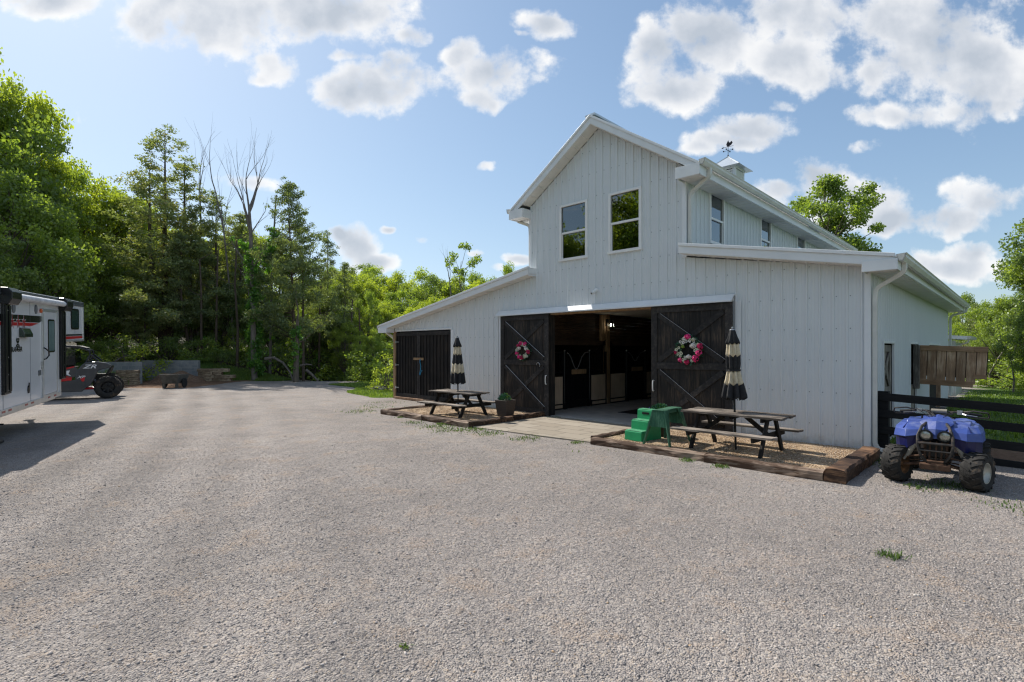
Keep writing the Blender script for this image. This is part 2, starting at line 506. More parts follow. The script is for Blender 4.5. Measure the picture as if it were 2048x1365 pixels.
# ---------------------------------------------------------------- ground
def ground_masks(X, Y):
    rx, ry = X - P0.x, Y - P0.y
    lx = rx * EX.x + ry * EX.y
    ly = rx * EY.x + ry * EY.y
    g = np.ones_like(X)
    # strip beside the barn's left corner
    edge = -5.9 - (Y - 20.8) * 0.40 + 0.35 * np.sin(Y * 1.25 + 0.6) - 0.9 * sst(Y, 25, 31) + 2.2 * sst(Y, 28.5, 31.5)
    g = g * (1 - sst(X, edge - 0.5, edge + 0.3) * sst(Y, 20.3, 20.9) * (1 - sst(X, 6, 7)))
    # behind the fence
    g = g * (1 - sst(ly, 0.15, 0.6) * sst(lx, -0.1, 0.1))
    g = g * (1 - sst(lx, 6, 8))
    # woods and the back edge of the yard
    g = g * (1 - sst(Y, 25.6, 26.4) * sst(-X, 15.2, 17.2))
    g = g * (1 - sst(Y, 30.6, 32.2) * sst(-X, 13.5, 14.8))
    g = g * (1 - sst(Y, 34, 37))
    g = g * (1 - sst(-X, 24, 27))
    g = g * (1 - sst(-Y, 25, 40))
    d = sst(Y, 25.2, 26.2) * sst(-X, 14.8, 16.5) * (1 - sst(Y, 31.2, 33.5)) * (1 - sst(-X, 24, 25))
    d = np.maximum(d, 0.75 * sst(ly, 0.2, 0.8) * sst(lx, 0.0, 0.3) * (1 - sst(lx, 1.5, 9)) * (1 - sst(ly, 1.5, 5)))
    # forest floor under the trees
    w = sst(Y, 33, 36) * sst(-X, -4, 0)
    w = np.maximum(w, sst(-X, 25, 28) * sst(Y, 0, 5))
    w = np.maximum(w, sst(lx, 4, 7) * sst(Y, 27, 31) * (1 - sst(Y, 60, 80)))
    return g, d, w


def axis_pts(lo, f0, f1, hi, step, k=1.22):
    pts = list(np.arange(f0, f1 + step / 2, step))
    s_ = step
    a_ = []
    x = f0
    while x > lo:
        s_ *= k; x -= s_; a_.append(x)
    b_ = []
    s_ = step; x = f1
    while x < hi:
        s_ *= k; x += s_; b_.append(x)
    return np.array(a_[::-1] + pts + b_)


gx = axis_pts(-900, -30, 16, 900, 0.25)
gy = axis_pts(-900, -1, 38, 1200, 0.25)
GX, GY = np.meshgrid(gx, gy)
GZ = height(GX, GY)
GZ += 0.012 * np.sin(GX * 1.3 + np.sin(GY * 0.7)) * np.cos(GY * 0.9) * (1 - sst(GY, 9, 30) * 0)
g_, d_, w_ = ground_masks(GX, GY)
me = bpy.data.meshes.new("ground")
vs = np.stack([GX.ravel(), GY.ravel(), GZ.ravel()], 1)
nr, nc = GX.shape
idx = np.arange(nr * nc).reshape(nr, nc)
fs = np.stack([idx[:-1, :-1], idx[:-1, 1:], idx[1:, 1:], idx[1:, :-1]], -1).reshape(-1, 4)


def np_mesh(name, vs, fs, mats, smooth=False, attrs=None):
    me = bpy.data.meshes.new(name)
    k = fs.shape[1]
    me.vertices.add(len(vs))
    me.vertices.foreach_set("co", np.asarray(vs, np.float32).ravel())
    me.loops.add(fs.size)
    me.loops.foreach_set("vertex_index", fs.ravel().astype(np.int32))
    me.polygons.add(len(fs))
    me.polygons.foreach_set("loop_start", np.arange(0, fs.size, k, dtype=np.int32))
    for mm in mats:
        me.materials.append(mm)
    if smooth:
        me.polygons.foreach_set("use_smooth", np.ones(len(fs), bool))
    me.update(calc_edges=True)
    for an, dom, arr in (attrs or []):
        at = me.attributes.new(an, "FLOAT", dom)
        at.data.foreach_set("value", np.asarray(arr, np.float32).ravel())
    return me


# ground material
gm, t, out = newmat("ground_gravel_grass_soil")
tcn = N(t, "ShaderNodeTexCoord").outputs["Object"]
vo = N(t, "ShaderNodeTexVoronoi", {"Vector": tcn, "Scale": 78.0}, feature="F1")
vo2 = N(t, "ShaderNodeTexVoronoi", {"Vector": tcn, "Scale": 34.0}, feature="F1")
cellv = N(t, "ShaderNodeSeparateColor", {0: vo.outputs["Color"]})
cell2 = N(t, "ShaderNodeSeparateColor", {0: vo2.outputs["Color"]})
stone = RAMP(t, cellv.outputs[0], [(0.0, (0.16, 0.15, 0.15)), (0.18, (0.26, 0.24, 0.235)), (0.55, (0.40, 0.355, 0.325)), (0.85, (0.50, 0.45, 0.415)), (1.0, (0.48, 0.40, 0.31))])
stone2 = RAMP(t, cell2.outputs[0], [(0.0, (0.20, 0.20, 0.21)), (0.5, (0.40, 0.355, 0.33)), (1.0, (0.48, 0.45, 0.43))])
stone = MIX(t, 0.35, stone, stone2)
big = N(t, "ShaderNodeTexNoise", {"Vector": tcn, "Scale": 0.33, "Detail": 5.0, "Roughness": 0.6}).outputs[0]
med = N(t, "ShaderNodeTexNoise", {"Vector": tcn, "Scale": 1.6, "Detail": 5.0, "Roughness": 0.65}).outputs[0]
fine = N(t, "ShaderNodeTexNoise", {"Vector": tcn, "Scale": 9.0, "Detail": 4.0, "Roughness": 0.7}).outputs[0]
# wheel tracks that sweep from the near left round to the crest of the drive
sp = N(t, "ShaderNodeSeparateXYZ", {0: tcn})
arc = M_(t, "ADD", M_(t, "MULTIPLY", sp.outputs[1], 0.36), sp.outputs[0])
arc = M_(t, "ADD", arc, M_(t, "MULTIPLY", M_(t, "MULTIPLY", sp.outputs[1], sp.outputs[1]), 0.006))
arc = M_(t, "ADD", arc, M_(t, "ADD", M_(t, "MULTIPLY", big, 1.3), M_(t, "MULTIPLY", med, 0.22)))
trk = M_(t, "SINE", M_(t, "MULTIPLY", arc, 4.6))
trk = M_(t, "MULTIPLY", trk, M_(t, "SUBTRACT", 1.0, M_(t, "MULTIPLY", M_(t, "ABSOLUTE", M_(t, "ADD", arc, 3.0)), 0.16), clamp=True))
tone = M_(t, "ADD", M_(t, "MULTIPLY_ADD", big, 0.75, 0.49), M_(t, "MULTIPLY_ADD", med, 0.5, -0.25))
tone = M_(t, "ADD", tone, M_(t, "MULTIPLY", trk, 0.13))
stone = N(t, "ShaderNodeVectorMath", {0: stone, 3: tone}, operation="SCALE").outputs[0]
stone = N(t, "ShaderNodeVectorMath", {0: stone, 1: (0.985, 0.975, 0.955)}, operation="MULTIPLY").outputs[0]
# tan fines that show between the stones in patches
ft = N(t, "ShaderNodeMapRange", {0: M_(t, "ADD", med, M_(t, "MULTIPLY", fine, 0.35)), 1: 0.70, 2: 0.95}).outputs[0]
stone = MIX(t, M_(t, "MULTIPLY", ft, 0.65), stone, (0.34, 0.24, 0.16))
# soil and grass
soil = RAMP(t, fine, [(0.3, (0.13, 0.072, 0.045)), (0.6, (0.24, 0.145, 0.09)), (0.8, (0.32, 0.22, 0.15))])
grass = RAMP(t, M_(t, "ADD", fine, M_(t, "MULTIPLY_ADD", med, 0.8, -0.4)), [(0.25, (0.045, 0.085, 0.02)), (0.5, (0.085, 0.15, 0.03)), (0.75, (0.15, 0.19, 0.055))])
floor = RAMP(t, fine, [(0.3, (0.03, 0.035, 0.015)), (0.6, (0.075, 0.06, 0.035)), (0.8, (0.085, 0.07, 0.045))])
ag = N(t, "ShaderNodeAttribute", attribute_name="gravel").outputs["Fac"]
ad = N(t, "ShaderNodeAttribute", attribute_name="soil").outputs["Fac"]
aw = N(t, "ShaderNodeAttribute", attribute_name="woods").outputs["Fac"]
jit = M_(t, "MULTIPLY_ADD", M_(t, "ADD", fine, med), 0.7, -0.7)
def brk(a_, lo=0.42, hi=0.58):
    return N(t, "ShaderNodeMapRange", {0: M_(t, "ADD", a_, M_(t, "MULTIPLY", jit, 1.1)), 1: lo, 2: hi}).outputs[0]
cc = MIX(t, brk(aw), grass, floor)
cc = MIX(t, brk(ad), cc, soil)
gmask = brk(ag)
cc = MIX(t, gmask, cc, stone)
bs = N(t, "ShaderNodeBsdfPrincipled", {"Base Color": cc, "Roughness": 0.9, "Specular IOR Level": 0.15})
hgt = M_(t, "SUBTRACT", M_(t, "MULTIPLY", cellv.outputs[1], 0.35), vo.outputs["Distance"])
hgt = M_(t, "ADD", hgt, M_(t, "MULTIPLY", vo2.outputs["Distance"], -0.8))
b1 = N(t, "ShaderNodeBump", {"Height": hgt, "Strength": 0.8, "Distance": 0.018})
b2 = N(t, "ShaderNodeBump", {"Height": M_(t, "ADD", med, M_(t, "MULTIPLY", fine, 0.3)), "Strength": 0.6, "Distance": 0.12, "Normal": b1.outputs[0]})
t.links.new(b2.outputs[0], bs.inputs["Normal"])
t.links.new(bs.outputs[0], out.inputs[0])

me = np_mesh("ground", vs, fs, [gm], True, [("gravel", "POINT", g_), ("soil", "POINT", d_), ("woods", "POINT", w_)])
go = bpy.data.objects.new("ground", me)
C.objects.link(go)
tag(go, kind="structure")

# loose stones lying on the near yard
stm, t, out = newmat("loose_stone")
an = N(t, "ShaderNodeAttribute", attribute_name="tint").outputs["Fac"]
sc_ = RAMP(t, an, [(0.0, (0.17, 0.16, 0.16)), (0.2, (0.28, 0.25, 0.235)), (0.55, (0.40, 0.355, 0.325)), (0.88, (0.51, 0.46, 0.425)), (0.94, (0.50, 0.46, 0.43)), (1.0, (0.46, 0.32, 0.20))])
bs = N(t, "ShaderNodeBsdfPrincipled", {"Base Color": sc_, "Roughness": 0.85, "Specular IOR Level": 0.2})
t.links.new(bs.outputs[0], out.inputs[0])


def stones_mesh(name, X, Y, Z, size, mat_, flat=0.62, r=None):
    r = r or rng
    n = len(X)
    base = np.array([(1, 0, 0), (0, 1, 0), (-1, 0, 0), (0, -1, 0), (0, 0, 1), (0, 0, -1)], float)
    base = np.concatenate([base, np.array([(0.62, 0.62, 0.45), (-0.62, 0.6, 0.45), (-0.6, -0.62, 0.45), (0.62, -0.6, 0.45)])])
    tri = np.array([(4, 6, 7), (4, 7, 8), (4, 8, 9), (4, 9, 6), (0, 1, 6), (1, 2, 7), (2, 3, 8), (3, 0, 9), (6, 1, 7), (7, 2, 8), (8, 3, 9), (9, 0, 6),
                    (5, 1, 0), (5, 2, 1), (5, 3, 2), (5, 0, 3)])
    P = base[None] * (1 + r.uniform(-0.32, 0.32, (n, 10, 1)))
    P = P * (size[:, None, None] * np.stack([r.uniform(0.75, 1.3, n), r.uniform(0.6, 1.0, n), np.full(n, flat)], 1)[:, None, :])
    ang = r.uniform(0, 2 * PI, n); tl = r.normal(0, 0.35, n)
    ct, st = np.cos(tl)[:, None], np.sin(tl)[:, None]
    x, y, z = P[..., 0], P[..., 1], P[..., 2]
    x, z = x * ct + z * st, -x * st + z * ct
    ca, sa_ = np.cos(ang)[:, None], np.sin(ang)[:, None]
    x, y = x * ca - y * sa_, x * sa_ + y * ca
    V = np.stack([x + X[:, None], y + Y[:, None], z + Z[:, None] + (size * flat * 0.25)[:, None]], -1).reshape(-1, 3)
    F = (tri[None] + (np.arange(n) * 10)[:, None, None]).reshape(-1, 3)
    tint = np.repeat(r.random(n), len(tri))
    return np_mesh(name, V, F, [mat_], False, [("tint", "FACE", tint)])


Yd = rng.uniform(2.5, 12.5, 760000)
Xd = (rng.random(len(Yd)) * 2 - 1) * (Yd * 1.02 + 0.3)
k = rng.random(len(Yd)) < (Yd / 12.5) * np.clip((12.5 - Yd) / 6.5, 0, 1) ** 1.2
Xd, Yd = Xd[k][:210000], Yd[k][:210000]
rx, ry = Xd - P0.x, Yd - P0.y
lx = rx * EX.x + ry * EX.y; ly = rx * EY.x + ry * EY.y
keep = ~((ly > -2.98) & (lx < 0.12)) & (ly < 0.2) & ~((Xd < -9.0) & (Yd > 9.6))
Xd, Yd = Xd[keep], Yd[keep]
gh = height(Xd, Yd) + 0.012 * np.sin(Xd * 1.3 + np.sin(Yd * 0.7)) * np.cos(Yd * 0.9)
sz = np.clip(rng.lognormal(math.log(0.0046), 0.38, len(Xd)), 0.003, 0.018)
sm = stones_mesh("loose_gravel", Xd, Yd, gh, sz, stm)
so = bpy.data.objects.new("loose_gravel", sm)
C.objects.link(so)
tag(so, "loose grey crushed stones lying over the near yard", "gravel", kind="stuff")


# ---------------------------------------------------------------- barn
L = -15.55          # left end of the front wall
DEP = 13.85
barn = thing("barn", "white metal-sided horse barn with tall gable centre and open black sliding doors", "barn", P0, BA)


def fz_main(x):
    return 7.70 - 0.665 * abs(x + 5.95)


def front_top(x):
    if x > -3.55:
        return 4.03 - 0.172 * (x + 3.55)
    if x < -8.36:
        return 4.04 + 0.180 * (x + 8.36)
    return fz_main(x)


def ribbed(name, mp, s0, s1, top, bottom, opens, mat, parent, breaks=(), rows=(), phase=0.1, rib=0.027):
    """steel siding: raised ribs every 0.2286, with openings (s0,s1,z0,z1) left out"""
    prof = {round(s0, 4): 0.0, round(s1, 4): 0.0}
    k = s0 + phase
    ribs = []
    while k < s1 - 0.04:
        ribs.append(k)
        for d, o_ in ((-0.026, 0), (-0.012, rib), (0.012, rib), (0.026, 0)):
            prof[round(k + d, 4)] = o_
        for d in (0.09, 0.14):
            for dd, o_ in ((-0.006, 0), (0, 0.006), (0.006, 0)):
                if k + d + dd < s1:
                    prof[round(k + d + dd, 4)] = o_
        k += 0.2286
    xs = sorted(prof)
    # every opening edge and break becomes a profile point
    for b_ in list(breaks) + [q for o_ in opens for q in o_[:2]]:
        if s0 < b_ < s1:
            off = float(np.interp(b_, xs, [prof[q] for q in xs]))
            prof[round(b_ - 0.0005, 4)] = off; prof[round(b_ + 0.0005, 4)] = off
    xs = sorted(prof)
    mb = MB()
    for xa, xb in zip(xs[:-1], xs[1:]):
        if xb - xa < 1e-5:
            continue
        xm = (xa + xb) / 2
        segs = [(None, None)]
        cuts = sorted([(o_[2], o_[3]) for o_ in opens if o_[0] < xm < o_[1]])
        lo = bottom
        parts = []
        for c0, c1 in cuts:
            if c0 > lo + 1e-4:
                parts.append((lo, c0))
            lo = c1
        parts.append((lo, None))
        for z0, z1 in parts:
            za0 = z0(xa) if callable(z0) else z0
            zb0 = z0(xb) if callable(z0) else z0
            za = top(xa + 1e-4) if z1 is None else z1
            zb = top(xb - 1e-4) if z1 is None else z1
            if za <= za0 and zb <= zb0:
                continue
            mb.add([mp(xa, prof[xa], za0), mp(xb, prof[xb], zb0), mp(xb, prof[xb], zb), mp(xa, prof[xa], za)], [(0, 1, 2, 3)])
    for rz_ in rows:
        for k in ribs:
            s_ = k + 0.052
            if s_ > s1 - 0.02 or rz_ > top(s_) - 0.03 or (not callable(bottom) and rz_ < bottom):
                continue
            if callable(bottom) and rz_ < bottom(s_) + 0.05:
                continue
            if any(o_[0] - 0.12 < s_ < o_[1] + 0.12 and o_[2] - 0.1 < rz_ < o_[3] + 0.1 for o_ in opens):
                continue
            q = 0.0105
            vs = [mp(s_ + q * math.cos(PI / 3 * i), 0.009, rz_ + q * math.sin(PI / 3 * i)) for i in range(6)]
            vs += [mp(s_ + q * math.cos(PI / 3 * i), -0.001, rz_ + q * math.sin(PI / 3 * i)) for i in range(6)]
            mb.add(vs, [tuple(range(6))] + [(i, i + 6, (i + 1) % 6 + 6, (i + 1) % 6) for i in range(6)], 1)
    return mb.build(name, [mat, screwm], parent)


WIN_F = [(-7.23, -6.29, 4.38, 5.90), (-5.61, -4.67, 4.38, 5.90)]
DOOR = (-7.62, -4.25, 0.0, 2.93)
SHEDD = (-15.38, -12.04, 0.0, 2.60)
ROWS = [0.47, 1.08, 1.69, 2.30, 2.91, 3.52, 4.13, 4.74, 5.35, 5.96, 6.57, 7.18]
ribbed("front_wall", lambda s_, o_, z: (s_, -o_, z), L, 0.0, front_top, 0.0, WIN_F + [DOOR, SHEDD], siding, barn,
       breaks=(-3.55, -8.36, -5.95), rows=ROWS, phase=0.12)
SIDE_O = [(1.27, 2.42, 0.06, 2.03), (4.70, 5.78, 0.0, 2.04), (8.2, 10.9, 0.0, 2.04)]
ribbed("side_wall", lambda s_, o_, z: (o_, s_, z), 0.0, DEP, lambda s_: 3.40, 0.0, SIDE_O, siding, barn, rows=ROWS[:5], phase=0.11)
UWIN = [(1.25, 2.12, 4.56, 5.82), (4.71, 5.62, 4.56, 5.82), (8.17, 9.1, 4.56, 5.82), (11.6, 12.5, 4.56, 5.82)]
ribbed("upper_wall", lambda s_, o_, z: (-3.55 + o_, s_, z), 0.0, DEP, lambda s_: 6.08, 4.0, UWIN, siding, barn, rows=ROWS[7:], phase=0.11)
ribbed("upper_wall", lambda s_, o_, z: (-8.36 - o_, s_, z), 0.0, DEP, lambda s_: 6.08, 4.0, [], siding, barn, phase=0.11)
ribbed("side_wall", lambda s_, o_, z: (L - o_, s_, z), 0.0, DEP, lambda s_: 2.62, 0.0, [], siding, barn, phase=0.11)
ribbed("rear_wall", lambda s_, o_, z: (s_, DEP + o_, z), L, 0.0, front_top, 0.0, [], siding, barn, breaks=(-3.55, -8.36, -5.95), phase=0.12)

# inner skin, jambs and framing that give the walls their thickness
mb = MB()
mb.box(L + .02, -15.40, 0.03, 0.15, 0.02, 2.58).box(-12.02, -7.645, 0.03, 0.15, 0.02, 3.0).box(-4.225, -0.02, 0.03, 0.15, 0.02, 3.3)
mb.box(-7.645, -4.225, 0.03, 0.15, 2.96, 3.3).box(-15.4, -12.02, 0.03, 0.15, 2.61, 2.66)
mb.box(-0.15, -0.03, 0.15, 1.25, 0.02, 3.3).box(-0.15, -0.03, 2.44, 4.68, 0.02, 3.3).box(-0.15, -0.03, 5.8, 8.18, 0.02, 3.3).box(-0.15, -0.03, 10.92, DEP - .05, 0.02, 3.3)
mb.box(-0.15, -0.03, 1.25, 2.44, 2.05, 3.3).box(-0.15, -0.03, 4.68, 5.8, 2.06, 3.3).box(-0.15, -0.03, 8.18, 10.92, 2.06, 3.3)
mb.box(L + .03, L + .12, 0.16, DEP - .05, 0.02, 2.5).box(L + .13, -0.16, DEP - .15, DEP - .04, 0.02, 2.6)
mb.box(-3.72, -3.60, 0.16, DEP - .2, 0.03, 3.1)
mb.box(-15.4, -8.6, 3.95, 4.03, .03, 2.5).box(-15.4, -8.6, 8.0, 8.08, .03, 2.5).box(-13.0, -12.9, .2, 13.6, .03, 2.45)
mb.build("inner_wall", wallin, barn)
mb = MB()
each("door_jamb", dkwood, barn, [(-7.64, -7.57, -0.035, 0.17, 0.02, 2.93), (-4.30, -4.23, -0.035, 0.17, 0.02, 2.93)])
mb.box(-7.57, -4.30, -0.03, 0.2, 2.89, 2.93).build("door_head", pinewood, barn)
Box(-8.28, -3.72, 0.2, DEP - .2, 3.12, 3.16).build("ceiling", ceilingm, barn)
Box(-8.6, -3.75, -0.03, DEP - .2, -0.05, 0.035).build("barn_floor", concrete, barn)

# roofs
def roof(name, pts, y0, y1, xa, xb, zf, rstep=0.2286):
    mb = MB().prism(pts, y0, y1, "y")
    y = y0 + 0.05
    while y < y1:
        za, zb = zf(xa), zf(xb)
        mb.beam((xa, y, za + 0.008), (xb, y, zb + 0.008), 0.05, 0.028)
        y += rstep
    return mb.build(name, roofm, barn)


zr = lambda x: 7.92 - 0.665 * abs(x + 5.95)
ov = -0.36
roof("main_roof", [(-5.95, 7.92), (-3.08, zr(-3.08)), (-3.08, zr(-3.08) - .06), (-5.95, 7.86)], ov, 14.2, -5.95, -3.08, zr)
roof("main_roof", [(-5.95, 7.92), (-5.95, 7.86), (-8.82, zr(-8.82) - .06), (-8.82, zr(-8.82))], ov, 14.2, -5.95, -8.82, zr)
zs = lambda x: 4.27 - 0.186 * (x + 3.52)
zl = lambda x: 4.22 + 0.180 * (x + 8.36)
roof("lean_to_roof", [(-3.52, zs(-3.52)), (.42, zs(.42)), (.42, zs(.42) - .05), (-3.52, zs(-3.52) - .05)], ov, 14.2, -3.52, .42, zs)
roof("lean_to_roof", [(-8.39, zl(-8.39)), (-8.39, zl(-8.39) - .05), (-16.05, zl(-16.05) - .05), (-16.05, zl(-16.05))], ov, 14.2, -8.39, -16.05, zl)
MB().prism([(-8.39, zl(-8.39)), (-8.12, zl(-8.12)), (-8.12, zl(-8.12) - .23), (-8.14, zl(-8.14) - .23), (-8.14, zl(-8.14) - .05), (-8.39, zl(-8.39) - .05)], ov + .012, -.025, 'y').build('roof_end', trimw, barn)
Box(-6.1, -5.8, ov - .03, 14.23, 7.905, 7.955).build("ridge_cap", roofm, barn)
# rake fascia boards and drip trim, front and back
for yy in (ov, 14.2):
    s_ = -1 if yy < 0 else 1
    for (xa, xb, f) in ((-5.95, -3.06, zr), (-8.84, -5.95, zr), (-3.52, .44, zs), (-16.07, -8.12 if yy < 0 else -8.39, zl)):
        mb = MB()
        lo = 0.205 if f is zr else 0.20
        y0, y1 = sorted((yy - s_ * .03, yy + s_ * .012))
        mb.prism([(xa, f(xa) - .035), (xb, f(xb) - .035), (xb, f(xb) - lo), (xa, f(xa) - lo)], y0, y1, "y")
        y0, y1 = sorted((yy - s_ * .05, yy + s_ * .04))
        mb.prism([(xa, f(xa) + .03), (xb, f(xb) + .03), (xb, f(xb) - .035), (xa, f(xa) - .035)], y0, y1, "y")
        mb.build("fascia", trimw, barn, bevel=0.006)
# sloped soffits under the front overhang with panel grooves
for (xa, xb, f, zo) in ((-5.95, -3.55, zr, .22), (-8.36, -5.95, zr, .22), (-3.5, 0, zs, .21), (-15.55, -8.12, zl, .20)):
    mb = MB()
    mb.prism([(xa, f(xa) - zo), (xb, f(xb) - zo), (xb, f(xb) - zo + .03), (xa, f(xa) - zo + .03)], ov + .02, -0.022, "y")
    n_ = int((xb - xa) / 0.30)
    for i in range(1, n_):
        x = xa + i * (xb - xa) / n_
        mb.box(x - .012, x + .012, ov + .03, -0.03, f(x) - zo - .014, f(x) - zo + .012, 0)
    mb.build("soffit", soffitm, barn)
# horizontal eave soffits
for (xa, xb, z) in ((-3.53, -3.09, 5.76), (-8.81, -8.38, 5.76), (0.02, .42, 3.30), (-16.05, -15.57, 2.58)):
    mb = MB()
    mb.box(xa, xb, ov + .02, 14.15, z, z + .03)
    y = ov + .2
    while y < 14:
        mb.box(xa + .01, xb - .01, y, y + .012, z - .006, z)
        y += 0.3
    mb.build("soffit", soffitm, barn)
    zt_ = z + (.235 if z > 5 else .17)
    MB().box(xa - .06, xb + .06, ov - .036, ov - .012, z - .02, zt_).box(xa - .06 if z > 5 or xa < -10 else xa, xb + .06, ov - .012, ov + .02, z - .02, z + .012).box(xb + .04, xb + .06, ov - .012, -.03, z - .02, zt_).box(xa - .06, xa - .04, ov - .012, -.03, z - .02, zt_).build("eave_return", trimw, barn, bevel=.004)
for x0, z0, z1 in ((-3.09, 5.77, 6.0), (-8.84, 5.77, 6.0), (.42, 3.31, 3.5), (-16.08, 2.59, 2.78)):
    MB().box(x0, x0 + .03, ov, 14.18, z0, z1).build("fascia", trimw, barn)


def gutter(x, z, sgn, y0=ov - .02, y1=14.2):
    p = [(0, 0), (.02, -.1), (.05, -.125), (.10, -.125), (.135, -.06), (.135, -.02), (.15, 0.005), (.15, .012), (.125, .01), (.115, -.05), (.09, -.105), (.04, -.105), (.012, 0)]
    mb = MB().prism([(x + sgn * a_, z + b_) for a_, b_ in p], y0, y1, "y")
    for yy in (y0, y1 - .006):
        mb.prism([(x + sgn * a_, z + b_) for a_, b_ in p[:8]], yy, yy + .006, "y")
    return mb.build("gutter", gutterm, barn)


gutter(-3.055, 6.06, 1)
gutter(-8.845, 6.06, -1)
gutter(.455, 3.54, 1)
gutter(-16.085, 2.84, -1)


def spout(pts, n=4, r=.035):
    # round the corners of the path
    P = [Vector(p) for p in pts]
    q = [P[0]]
    for i in range(1, len(P) - 1):
        a_, b_, c_ = P[i - 1], P[i], P[i + 1]
        d = min(.09, (b_ - a_).length * .45, (c_ - b_).length * .45)
        s0 = b_ + (a_ - b_).normalized() * d; s1 = b_ + (c_ - b_).normalized() * d
        for k in range(5):
            t_ = k / 4
            q.append(s0 * (1 - t_) ** 2 + b_ * 2 * t_ * (1 - t_) + s1 * t_ ** 2)
    q.append(P[-1])
    mb = MB().tube(q, r, 4, sq=(.036, .05))
    return mb.build("downspout", gutterm, barn, smooth=False, bevel=.008)


spout([(.52, .02, 3.44), (.52, .03, 3.27), (.09, .09, 3.02), (.075, .09, 2.8), (.075, .09, .18), (.12, .09, .09), (.40, .02, .06)])
spout([(-2.98, .02, 5.95), (-2.98, .03, 5.78), (-3.46, .09, 5.50), (-3.47, .09, 5.3), (-3.47, .09, 4.35)])
spout([(-8.92, .02, 5.95), (-8.92, .03, 5.78), (-8.46, .09, 5.58), (-8.44, .09, 5.4), (-8.44, .09, 4.3)])
spout([(-16.16, .02, 2.74), (-16.16, .03, 2.58), (-15.68, .07, 2.36), (-15.64, .07, 2.2), (-15.64, .07, .1)])
spout([(.52, 13.8, 3.44), (.52, 13.8, 3.3), (.09, 13.75, 3.15), (.075, 13.75, 2.9), (.075, 13.75, .2)])
spout([(.5, 8.0, 3.42), (.075, 8.0, 3.2), (.075, 8.0, .1)]) if False else None

# corner and wall trims
each("corner_trim", trimw, barn, [(-.07, .028, -.028, .07, 0.0, 3.38), (-3.62, -3.522, -.028, .06, 4.02, 6.0), (-8.39, -8.30, -.028, .06, 4.05, 6.0), (-3.56, -3.50, -.03, 13.8, 4.02, 4.12)], bevel=.004)
each("door_trim", trimw, barn, [(-15.42, -12.0, -.04, .03, 2.60, 2.655), (-12.04, -11.90, -.035, .03, 0.02, 2.60), (-9.66, -9.50, -.035, -.0225, 0.05, 2.95), (-2.40, -2.28, -.035, -.0225, 0.05, 2.95)], bevel=.004)
for (a_, b_, z0, z1) in SIDE_O:
    MB().box(-.02, .032, a_ - .05, a_, z0, z1).box(-.02, .032, b_, b_ + .05, z0, z1).box(-.02, .034, a_ - .05, b_ + .05, z1, z1 + .05).build("door_trim", trimw, barn, bevel=.004)
Box(-15.55, -15.40, -.06, .14, 0.02, 2.60).build("corner_post", pinewood, barn, bevel=.006)
# sliding door track cover: a tilted flashing, three lengths
mb = MB()
for xa, xb in ((-9.62, -7.3565), (-7.355, -6.2715), (-6.27, -2.40)):
    mb.prism([(-.022, 3.10), (-.10, 3.085), (-.235, 2.955), (-.235, 2.925), (-.215, 2.925), (-.215, 2.945), (-.09, 3.06), (-.022, 3.07)], xa, xb, "x")
mb.box(-9.6, -2.42, -.13, -.06, 2.95, 3.0)
mb.build("track_cover", trimw, barn)


def plank_leaf(x0, x1, z0, z1, name, nb, handle_right, flip=False):
    root = MB()
    w = (x1 - x0) / nb
    for i in range(nb):
        o_ = random.uniform(-.002, .002)
        root.box(x0 + i * w + .003, x0 + (i + 1) * w - .003, -.13 + o_, -.105 + o_, z0, z1)
    leaf = root.build(name, dkwood, barn)
    fr = MB()
    y0, y1 = -.158, -.13
    st = .15
    fr.box(x0, x0 + st, y0, y1, z0, z1).box(x1 - st, x1, y0, y1, z0, z1)
    fr.box(x0 + st, x1 - st, y0, y1, z1 - .15, z1).box(x0 + st, x1 - st, y0, y1, z0, z0 + .15)
    zm = z0 + (z1 - z0) * .515
    fr.box(x0 + st, x1 - st, y0, y1, zm - .075, zm + .075)
    fo = fr.build("door_frame", dkrail, leaf, bevel=.004)
    br = MB()
    for za, zb in ((z0 + .15, zm - .075), (zm + .075, z1 - .15)):
        xa, xb = x0 + st, x1 - st
        br.beam((xa + .04, -.1445, zb - .04), (xb - .04, -.1445, za + .04), .026, .125, (0, 0, 1))
        dx, dz = (xb - xa) / 2, (zb - za) / 2
        mx_, mz = (xa + xb) / 2, (za + zb) / 2
        br.beam((xa + .04, -.1445, za + .04), (mx_ - .055, -.1445, mz - .055 * dz / dx), .0255, .125)
        br.beam((mx_ + .055, -.1445, mz + .055 * dz / dx), (xb - .04, -.1445, zb - .04), .0255, .125)
    br.build("cross_brace", dkrail, leaf, bevel=.003)
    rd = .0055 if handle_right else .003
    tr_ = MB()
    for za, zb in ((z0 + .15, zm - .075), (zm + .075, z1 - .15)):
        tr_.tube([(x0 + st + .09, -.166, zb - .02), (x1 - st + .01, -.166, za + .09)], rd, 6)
    tr_.build("lit_edge_rod", galv, leaf)  # added rods standing in for the bright sunlit, worn edges of the braces
    hx = x1 - .07 if handle_right else x0 + .07
    MB().tube([(hx, -.158, 1.17), (hx, -.20, 1.17), (hx, -.21, 1.12), (hx, -.21, .98), (hx, -.20, .93), (hx, -.158, .93)], .014, 8).build("handle", whiteplastic, leaf, smooth=True)
    return leaf


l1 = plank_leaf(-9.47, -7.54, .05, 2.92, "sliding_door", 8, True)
MB().tube([(-7.92 + .07 * math.cos(q), -.165, 1.46 + .07 * math.sin(q)) for q in np.linspace(PI, -.6, 8)], .008, 6).build("horseshoe", galv, l1)
plank_leaf(-4.33, -2.42, .05, 2.92, "sliding_door", 8, False)
